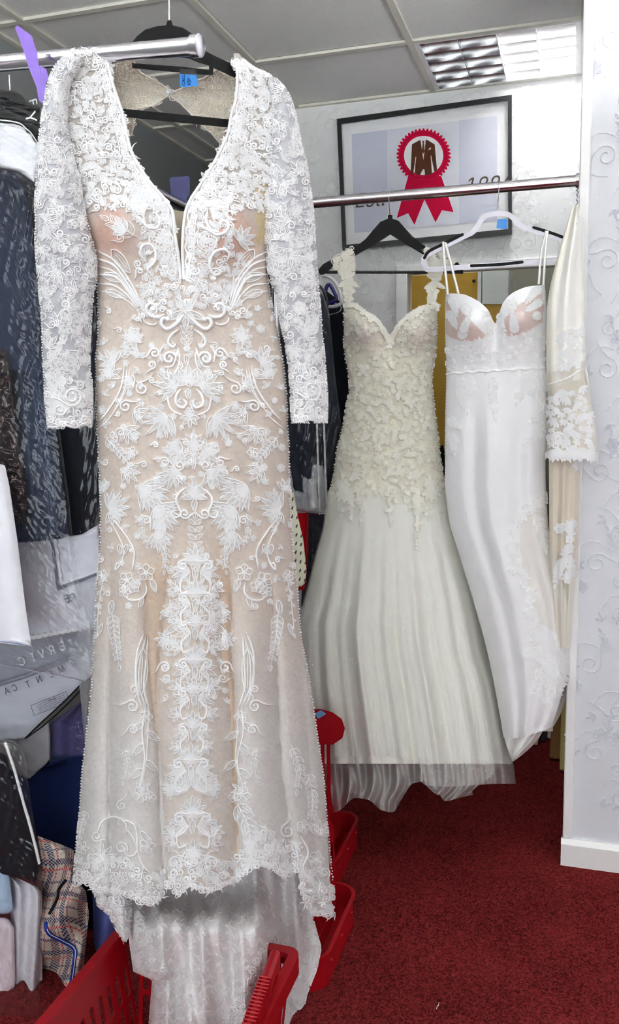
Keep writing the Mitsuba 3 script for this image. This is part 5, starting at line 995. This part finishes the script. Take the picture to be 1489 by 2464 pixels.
for i, ch in enumerate('RMENT'): add(num(k+'__lettering'), text_on(pg, ch, 186-i*27.5, 1602+i*12.4, 0.0165, ang=math.radians(24), mirror=True, thick=0.0004), 'm_print_dark')
for i, ch in enumerate('CA'): add(num(k+'__lettering'), text_on(pg, ch, 44-i*19, 1660+i*7, 0.0165, ang=math.radians(24), mirror=True, thick=0.0004), 'm_print_dark')
for i, ch in enumerate('ERVIC'): add(num(k+'__lettering'), text_on(pg, ch, 160-i*24, 1562+i*9, 0.021, ang=math.radians(20), mirror=True, thick=0.0004), 'm_print_white')
for o, mt in ((0, 'm_print_grey'), (9, 'm_print_grey')): add(num(k+'__printed_line'), prism(pg, LineString([(-30, 1650+o), (60, 1622+o), (200, 1566+o)]).buffer(1.8), 0, 0.0005), mt)
add(k+'__warning_box', prism(pg, LineString([(74, 1698), (82, 1722), (166, 1690), (160, 1664), (74, 1698)]).buffer(0.6), 0, 0.0004), 'm_print_dark')
for i in range(5): add(num(k+'__warning_line'), prism(pg, LineString([(88+i*1.2, 1698+i*4.2), (154+i*1.2, 1672+i*4.2)]).buffer(0.45), 0, 0.0004), 'm_print_dark')
add(k+'__warning_title', text_on(pg, 'WARNING', 136, 1682, 0.0036, ang=math.radians(20), mirror=True, thick=0.0004), 'm_print_dark')
for a in ([(60, 1777), (100, 1738), (150, 1692), (205, 1636)], [(64, 1775), (110, 1742), (160, 1696), (206, 1648)]): q = cr(a, 20); add(num(k+'__drawstring'), tube(pg.at(q[:, 0], q[:, 1], 0.006), 0.0018, 6), 'm_black', smooth=True)
film_sheet(k+'__plastic_cover', [(178, 1400), (236, 1400), (234, 1560), (222, 1660), (205, 1800), (190, 1640)], 1.715, 0.015, 'm_film_hazy', amp=0.012, sx=9, sy=50, seed=326)
hang('paper_cover', 'grey paper cover hanging below the printed garment bag at the left', 'paper cover', [(40, 1770), (118, 1738), (121, 1775), (119, 1830), (72, 1874), (40, 1860)], 1.80, 0.01, (160, 158, 163), folds=wr(0.01, 30, 30, 330))
k, c = hang('trousers', 'dark navy trousers hanging above the checked laundry bag', 'trousers', [(20, 1850), (72, 1868), (118, 1826), (118, 1740), (196, 1688), (212, 1740), (208, 1815), (205, 1920), (200, 2080), (180, 2070), (20, 2060)], 1.86, 0.05, (24, 34, 66), folds=lambda x, y, t: 0.02*np.sin(t*7+0.5), zones=[(lambda X, Y: sst(1822, 1812, Y), (74, 70, 112))], speck=0.05)
film_sheet(k+'__plastic_cover', [(112, 1744), (196, 1690), (206, 1760), (206, 1816), (160, 1826), (120, 1836)], 1.79, 0.01, amp=0.02, sx=14, sy=14, seed=332, nx=50, ny=50)
# wrapped coat and shirt at the bottom left
k, c = hang('coat', 'black coat with a white edge in clear plastic at the bottom left', 'coat', [(-240, 1790), (14, 1812), (42, 1900), (72, 2000), (93, 2092), (84, 2124), (52, 2112), (20, 2106), (-240, 2086)], 1.62, 0.04, (15, 17, 22), folds=wr(0.03, 40, 90, 340), speck=0.1)
q = cr([(12, 1786), (34, 1850), (56, 1930), (76, 2000), (95, 2078)], 24); add(k+'__trim', tube(c.pl.at(q[:, 0], q[:, 1], 0.022), 0.0034, 8), 'm_white', smooth=True)
film_sheet(k+'__plastic_cover', [(-230, 1768), (16, 1776), (50, 1796), (60, 1822), (76, 1940), (95, 2050), (102, 2130), (102, 2470), (20, 2470), (-230, 2470)], 1.55, 0.03, amp=0.018, sx=12, sy=80, seed=342, nx=70, ny=160)
hang('shirt', 'white shirt showing below the black coat at the bottom left', 'shirt', [(22, 2108), (52, 2116), (84, 2128), (101, 2150), (102, 2300), (99, 2600), (34, 2600), (30, 2300)], 1.655, 0.03, (226, 224, 230), folds=lambda x, y, t: 0.015*np.sin(t*10+y/90)+0.01*fold_noise(x, y, 20, 60, 344), speck=0.02)
hang('shirt', 'light blue shirt sliver at the left edge beside the white shirt', 'shirt', [(-240, 2040), (14, 2066), (24, 2120), (32, 2192), (14, 2202), (-240, 2210)], 1.60, 0.03, (176, 202, 228), folds=wr(0.01, 20, 20, 346))
hang('shirt', 'pale pink striped cloth at the bottom left corner', 'shirt', [(-240, 2196), (14, 2204), (34, 2232), (37, 2370), (16, 2400), (4, 2600), (-240, 2600)], 1.61, 0.03, (232, 222, 228), folds=wr(0.02, 20, 60, 347), zones=[(lambda X, Y: 0.5*(np.sin(X*0.9+Y*0.25) > 0.4), (214, 176, 190))], nx=60, ny=140)
# blue cloths beside the basket
hang('trousers', 'black trousers hanging between the checked bag and the blue cloth', 'trousers', [(186, 2050), (300, 2080), (300, 2200), (240, 2420), (222, 2560), (180, 2560)], 1.90, 0.04, (22, 26, 40), folds=wr(0.02, 20, 120, 350))
hang('dress', 'periwinkle blue cloth hanging beside the red basket, left of the lace gown hem', 'dress', [(222, 2120), (300, 2130), (300, 2330), (262, 2350), (232, 2420), (226, 2300)], 1.82, 0.03, (104, 116, 186), folds=lambda x, y, t: 0.02*np.sin(t*6+y/60), speck=0.05)
# the checked woven laundry bag
pb2 = Plane([-1.05, 1.72, 0.3], 8.0)
def plaid(X, Y):
    a = X*0.98+Y*0.10+9*np.sin(Y/34.0)+6*np.sin(X/19.0+Y/50.0); b = Y-X*0.28+10*np.sin(X/24.0+0.5)+5*np.sin(Y/23.0)
    c = np.broadcast_to(lin((208, 196, 184)), X.shape+(3,)).copy()
    def band(v, per, lo, hi): q = (v % per)/per; return ((q > lo) & (q < hi)).astype(float)
    wv = 0.6+0.4*np.sign(np.sin(a*0.9)*np.sin(b*0.9))
    for v, per, lo, hi, col, s in ((a, 62, .02, .20, (44, 40, 86), 1), (a, 62, .28, .34, (190, 40, 50), 1), (a, 62, .60, .84, (96, 62, 72), 1), (a, 62, .90, .95, (196, 48, 56), 1), (b, 70, .04, .22, (40, 38, 84), 1), (b, 70, .32, .38, (192, 44, 52), 1), (b, 70, .66, .74, (48, 44, 90), 1)):
        w = (band(v, per, lo, hi)*wv*0.97)[..., None]; c = c*(1-w)+lin(col)*w
    return c.reshape(-1, 3)
k = 'laundry_bag'; tag(k, 'checked woven laundry bag in red, navy and white with blue piping', 'bag')
lb = [(90, 2010), (130, 2026), (178, 2044), (182, 2120), (206, 2140), (214, 2200), (208, 2262), (200, 2340), (188, 2420), (180, 2640), (80, 2640)]
fb = lambda x, y, t: 0.030*np.sin((x+y*0.7)/26.0)*sst(2060, 2160, y)+0.024*np.sin((y-x*0.5)/31.0)+0.030*fold_noise(x, y, 30, 34, 361, 3)
c, m, X, Y2 = cloth_body(lb, pb2, 0.06, fb, 150, 420, 0.5, 0.6); add(k+'__body', m, 'm_vcol', smooth=True, color=plaid(X, Y2))
plain('m_piping', (24, 52, 148), 0.5, 0.3)
q = cr([(110, 2222), (118, 2246), (150, 2264), (178, 2282), (179, 2312), (166, 2396), (146, 2470), (140, 2520)], 40); t1 = tube(c.at(q[:, 0], q[:, 1], 0.002), 0.0052, 8); add(k+'__piping', t1, 'm_piping', smooth=True)
add(k+'__zip', tube(c.at(q[3:, 0]+1, q[3:, 1], 0.0078), 0.0010, 6), 'm_white', smooth=True)
q = cr([(158, 2118), (142, 2140), (138, 2162), (118, 2200)], 20); add(k+'__edging', tube(c.at(q[:, 0], q[:, 1], 0.003), 0.0034, 8), 'm_black', smooth=True)

# ------------------------------------------------------------------ garments further back on the rail, between the two gowns
def hang_back(name, label, cat, poly, Y, bulge, base, **kw): return hang(name, label, cat, poly, Y, bulge, base, **kw)
hang_back('suit', 'black suit jacket hanging between the lace gown sleeve and the ivory gown', 'suit', [(640, 640), (760, 680), (840, 742), (852, 900), (838, 1100), (800, 1180), (700, 1190), (640, 1190)], 3.25, 0.07, (13, 15, 18), folds=wr(0.04, 30, 140, 370), speck=0.3)
add('suit_002__hanger_hook', tube(np.array([[-1.128, 3.25, 1.80], [-1.128, 3.25, 1.93], [-1.128, 3.235, 1.955], [-1.128, 3.25, 1.973]]), 0.0018, 8), 'm_chrome', smooth=True)
k, c = hang_back('suit', 'grey-black suit in clear plastic with a white zip edge, below the right lace sleeve', 'suit', [(650, 660), (700, 664), (772, 700), (790, 760), (800, 870), (814, 980), (818, 1020), (800, 1130), (770, 1240), (680, 1130), (650, 1190)], 2.80, 0.06, (30, 34, 42), folds=wr(0.04, 24, 120, 372), speck=0.3)
film_sheet(k+'__plastic_cover', [(660, 660), (772, 690), (792, 752), (800, 830), (806, 900), (816, 980), (822, 1030), (800, 1236), (690, 1232), (660, 1180)], 2.72, 0.05, amp=0.03, sx=10, sy=70, seed=374)
for o in (0, 17): q = cr([(762+o, 1010), (765+o, 1110), (769+o, 1238)], 14); add(num(k+'__zip_edge'), tube(c.pl.at(q[:, 0], q[:, 1], 0.086), 0.0036, 8), 'm_white', smooth=True)
k, c = hang_back('shirt', 'pale grey shirt showing below the plastic-covered suit, left of the ivory gown', 'shirt', [(680, 1128), (745, 1112), (778, 1120), (786, 1180), (788, 1238), (712, 1236), (690, 1190)], 2.76, 0.02, (196, 198, 204), folds=wr(0.01, 20, 30, 376)); 
hang_back('shirt', 'folded white shirt cuff hanging in front of the pale grey shirt', 'shirt', [(740, 1150), (760, 1148), (764, 1226), (746, 1228), (741, 1190)], 2.715, 0.012, (238, 240, 242), folds=wr(0.01, 10, 20, 377))
hang_back('dress', 'red garment hanging under the pale grey shirt beside the dotted blouse', 'dress', [(708, 1234), (742, 1234), (742, 1330), (736, 1420), (706, 1420)], 2.84, 0.03, (204, 24, 36), folds=wr(0.02, 12, 80, 378))
k, c = hang_back('trousers', 'navy trousers in crinkled clear plastic beside the ivory tulle skirt', 'trousers', [(736, 1230), (800, 1240), (800, 1460), (724, 1460)], 2.90, 0.04, (38, 42, 56), folds=wr(0.03, 16, 60, 380), speck=0.3)
film_sheet(k+'__plastic_cover', [(738, 1236), (800, 1240), (796, 1440), (724, 1480), (734, 1360)], 2.80, 0.03, amp=0.04, sx=9, sy=16, seed=381)
def dots(X, Y):
    gx, gy = (X+Y*0.35)/13.0, (Y-X*0.2)/21.0; gx = gx+0.5*(np.floor(gy) % 2)
    return (((gx % 1-0.5)*13)**2+((gy % 1-0.5)*9)**2 < 4.5)*0.95
hang_back('blouse', 'cream blouse with small black dots peeping out beside the lace gown skirt', 'blouse', [(660, 1150), (706, 1180), (716, 1240), (730, 1300), (737, 1370), (735, 1400), (716, 1422), (660, 1424)], 2.45, 0.03, (230, 232, 208), folds=wr(0.012, 20, 40, 383), zones=[(dots, (24, 26, 24))], nx=110, ny=260, speck=0.02)
# plastic and wire hangers on the far end of that rail
matte('m_green', (20, 84, 48)); plain('m_yellow', (214, 200, 60), 0.4, 0.4)
HB = [('white', [(772, 668), (800, 672), (816, 700), (818, 732), (780, 732)], 'm_white_gloss', 2.98), ('dark blue', [(790, 684), (808, 712), (806, 724), (790, 730), (778, 726)], 'm_navy_plastic', 2.90), ('black', [(764, 690), (780, 704), (786, 736), (770, 742)], 'm_black_gloss', 2.84)]
for nm, pts, mt, Y in HB:
    k = num('clothes_hanger'); k = k if k.endswith(('005', '006', '007')) else 'clothes_hanger_%03d' % (5+len([q for q in labels if q.startswith('clothes_hanger_00') and int(q[-3:]) >= 5]))
    q = cr(pts, 30, closed=True); pl = Plane([-0.95, Y, 1.8], 0); add(k, tube(np.vstack([pl.at(q[:, 0], q[:, 1]), pl.at(q[:1, 0], q[:1, 1])]), 0.006, 10, caps=False), mt, smooth=True); tag(k, f'{nm} plastic hanger in the cluster beside the left flower strap of the ivory gown', 'clothes hanger'); scene[k+'__loop'] = scene.pop(k); p0 = pl.at(*pts[-1]); add(k+'__arm', tube(np.array([p0, [-1.0, Y, p0[2]+0.02], [-1.13, Y, 1.90], [-1.13, Y, 1.935], [-1.13, Y-0.016, 1.955], [-1.13, Y, 1.973]]), 0.004, 8), mt, smooth=True)
k = 'clothes_hanger_008'; q = cr([(640, 640), (700, 720), (770, 756), (800, 756), (818, 748), (820, 738), (812, 731), (790, 730)], 24); add(k, tube(Plane([-0.95, 3.02, 1.7], 0).at(q[:, 0], q[:, 1]), 0.0022, 8), 'm_chrome', smooth=True, label='bent wire hanger end over the black suit beside the ivory gown', cat='clothes hanger')
hang_back('coat', 'black padded coat half hidden between the ivory gown and the plain white gown', 'coat', [(1030, 1090), (1066, 1070), (1084, 1150), (1100, 1200), (1108, 1268), (1104, 1500), (1100, 1866), (1040, 1866)], 3.10, 0.06, (20, 21, 22), folds=wr(0.05, 16, 30, 390), speck=0.3)

# ------------------------------------------------------------------ red baskets on the floor
def slotted(w, h, nx, rows, sw, sh):
    g = Polygon([(0, 0), (w, 0), (w, h), (0, h)]); holes = []
    for j, (v0) in enumerate(rows):
        for i in range(nx):
            x = w*(i+0.5)/nx; holes.append(LineString([(x, v0+sw/2), (x, v0+sh-sw/2)]).buffer(sw/2, 6))
    return g.difference(unary_union(holes))
def wall_panel(poly, p00, p10, p01, t):
    """a flat panel: poly's unit axes go from p00 to p10 (metres along) and to p01"""
    p00, p10, p01 = map(lambda q: np.asarray(q, float), (p00, p10, p01)); e = p10-p00; L = np.linalg.norm(e); e /= L; f = p01-p00; f -= e*(f @ e)*0; hh = np.linalg.norm(f); f = f/hh; n = np.cross(e, f); n /= np.linalg.norm(n)
    m = trimesh.creation.extrude_polygon(poly, t, engine='earcut'); v = np.array(m.vertices); mm = trimesh.Trimesh(p00+v[:, :1]*e+v[:, 1:2]*f+v[:, 2:]*n, m.faces, process=False); mm.fix_normals(); return mm
def rrect(x0, x1, y0, y1, r): return Polygon([(x0+r, y0+r), (x1-r, y0+r), (x1-r, y1-r), (x0+r, y1-r)]).buffer(r, 8)
def ringwall(x0, x1, y0, y1, r, t, z0, z1, dx=0.0):
    g = rrect(x0, x1, y0, y1, r).difference(rrect(x0+t, x1-t, y0+t, y1-t, max(r-t, 0.005))); m = trimesh.creation.extrude_polygon(g, z1-z0, engine='earcut'); m.apply_translation([0, 0, z0]); return m
# the basket under the train
k = 'shopping_basket'; tag(k, 'red plastic basket in front on the floor with the lace train falling into it', 'basket')
x0, x1, y0, y1, zr, tp = -0.925, -0.535, 1.02, 1.585, 0.245, 0.03
for nm, a, b, c_, nx in (('side_panel', (x0+tp, y0+tp, 0.0), (x0+tp, y1-tp, 0.0), (x0, y0+tp, zr), 15), ('side_panel', (x1-tp, y1-tp, 0.0), (x1-tp, y0+tp, 0.0), (x1, y1-tp, zr), 15), ('end_panel', (x0+tp, y1-tp, 0.0), (x1-tp, y1-tp, 0.0), (x0+tp, y1, zr), 9), ('end_panel', (x1-tp, y0+tp, 0.0), (x0+tp, y0+tp, 0.0), (x1-tp, y0, zr), 9)):
    w = np.linalg.norm(np.array(b)-np.array(a)); add(num(k+'__'+nm), wall_panel(slotted(w, zr*1.005, nx, [0.025, 0.105], 0.016, 0.07), a, b, c_, 0.003), 'm_red')
add(k+'__floor', box(x0+tp, x1-tp, y0+tp, y1-tp, 0.001, 0.006), 'm_red')
rim = ringwall(x0-0.012, x1+0.012, y0-0.012, y1+0.012, 0.03, 0.022, zr-0.008, zr+0.004)
add(k+'__rim', cat_meshes([rim, ringwall(x0-0.012, x1+0.012, y0-0.012, y1+0.012, 0.03, 0.004, zr-0.036, zr)]), 'm_red')
hp0, hp1 = at_Z(664, 2300, 0.275), at_Z(604, 2470, 0.275); hp1 = hp1+(hp1-hp0)*0.35
add(k+'__handle', obox(hp0, hp1, 0.020, 0.036, r=0.006), 'm_red')
for i in range(16):
    s = 0.34+0.036*i; q = hp0+(hp1-hp0)*s; add(num(k+'__handle_rib'), obox(q-[0, 0.0015, 0], q+[0, 0.0025, 0], 0.025, 0.041, r=0.0012), 'm_red')
for s in (0.06, 0.97): q = hp0+(hp1-hp0)*s; add(num(k+'__handle_post'), obox([q[0], q[1], zr-0.02], [q[0], q[1], q[2]], 0.014, 0.02, up=(1, 0, 0)), 'm_red')
# two low trays with slotted walls further back
def low_basket(label, tx, ty0, ty1, zt, wall_h, lean, nx, lobe):
    k = num('shopping_basket') if 'shopping_basket' in COUNT else 'shopping_basket_%03d' % len([q for q in labels if q.startswith('shopping_basket')])
    tag(k, label, 'basket'); xl = tx-0.36
    add(k+'__tray', cat_meshes([ringwall(xl, tx, ty0, ty1, 0.05, 0.004, 0.0, zt), ringwall(xl-0.006, tx+0.006, ty0-0.006, ty1+0.006, 0.055, 0.010, zt-0.004, zt), trimesh.creation.extrude_polygon(rrect(xl+0.004, tx-0.004, ty0+0.004, ty1-0.004, 0.04), 0.02, engine='earcut')]), 'm_red')
    a = 0.045
    for nm, p, q, r_ in (('side_panel', (tx-a, ty1-a, 0.02), (tx-a, ty0+a, 0.02), (tx-a-lean, ty1-a, wall_h)), ('side_panel', (xl+a, ty0+a, 0.02), (xl+a, ty1-a, 0.02), (xl+a+lean, ty0+a, wall_h)), ('end_panel', (tx-a, ty0+a, 0.02), (xl+a, ty0+a, 0.02), (tx-a, ty0+a+lean, wall_h)), ('end_panel', (xl+a, ty1-a, 0.02), (tx-a, ty1-a, 0.02), (xl+a, ty1-a-lean, wall_h))):
        w = np.linalg.norm(np.array(q)-np.array(p)); add(num(k+'__'+nm), wall_panel(slotted(w, wall_h-0.018, nx, [0.035, 0.035+(wall_h-0.06)*0.52], 0.014, (wall_h-0.06)*0.44), p, q, r_, 0.003), 'm_red')
    for i in range(3): q = np.array([tx-0.002, ty0+0.06+0.10*i, zt*0.6]); add(num(k+'__rivet'), trimesh.creation.icosphere(1, 0.004).apply_translation(q+[0.004, 0, 0]), 'm_red')
    pl, pts, d, posts = lobe
    add(k+'__handle', prism(pl, Polygon(pts).buffer(-3).buffer(3), -d, d), 'm_red')
    for xp, ya, yb in posts: add(num(k+'__handle_post'), prism(pl, LineString([(xp, ya), (xp+2, yb)]).buffer(4.5), -0.008, 0.008), 'm_red')
    return k
low_basket('red plastic basket on the carpet just right of the lace gown hem', -0.535, 1.79, 2.12, 0.085, 0.255, 0.02, 12, (Plane([-0.61, 2.06, 0.25], 0), [(740, 1950), (780, 1955), (796, 1972), (805, 2000), (803, 2022), (788, 2040), (740, 2040)], 0.02, []))
kb = low_basket('red plastic basket with a raised handle, under the ivory tulle skirt', -0.625, 2.20, 2.52, 0.085, 0.255, 0.02, 12, (Plane([-0.64, 2.27, 0.45], 0), [(735, 1708), (772, 1706), (800, 1714), (822, 1730), (830, 1752), (824, 1776), (800, 1792), (735, 1790)], 0.022, [(776, 1790, 1965), (790, 1788, 1960)]))
pl = Plane([-0.64, 2.245, 0.45], 0); add('blue_sticker', prism(pl, Polygon([(756, 1718), (772, 1708), (785, 1718), (766, 1730)]), 0, 0.001), 'm_blue_sticker', label='small blue sticker on the raised red basket handle', cat='sticker')
COUNT['clothes_hanger'] = 9
add('carpet_fluff', tube(at_Z(np.linspace(1050, 1056, 8), 2420+np.array([8, 5, 2, 0, -1, 0, -3, -8.0]), 0.003), 0.0007, 6), 'm_white', label='tiny curl of white thread lying on the red carpet', cat='thread')
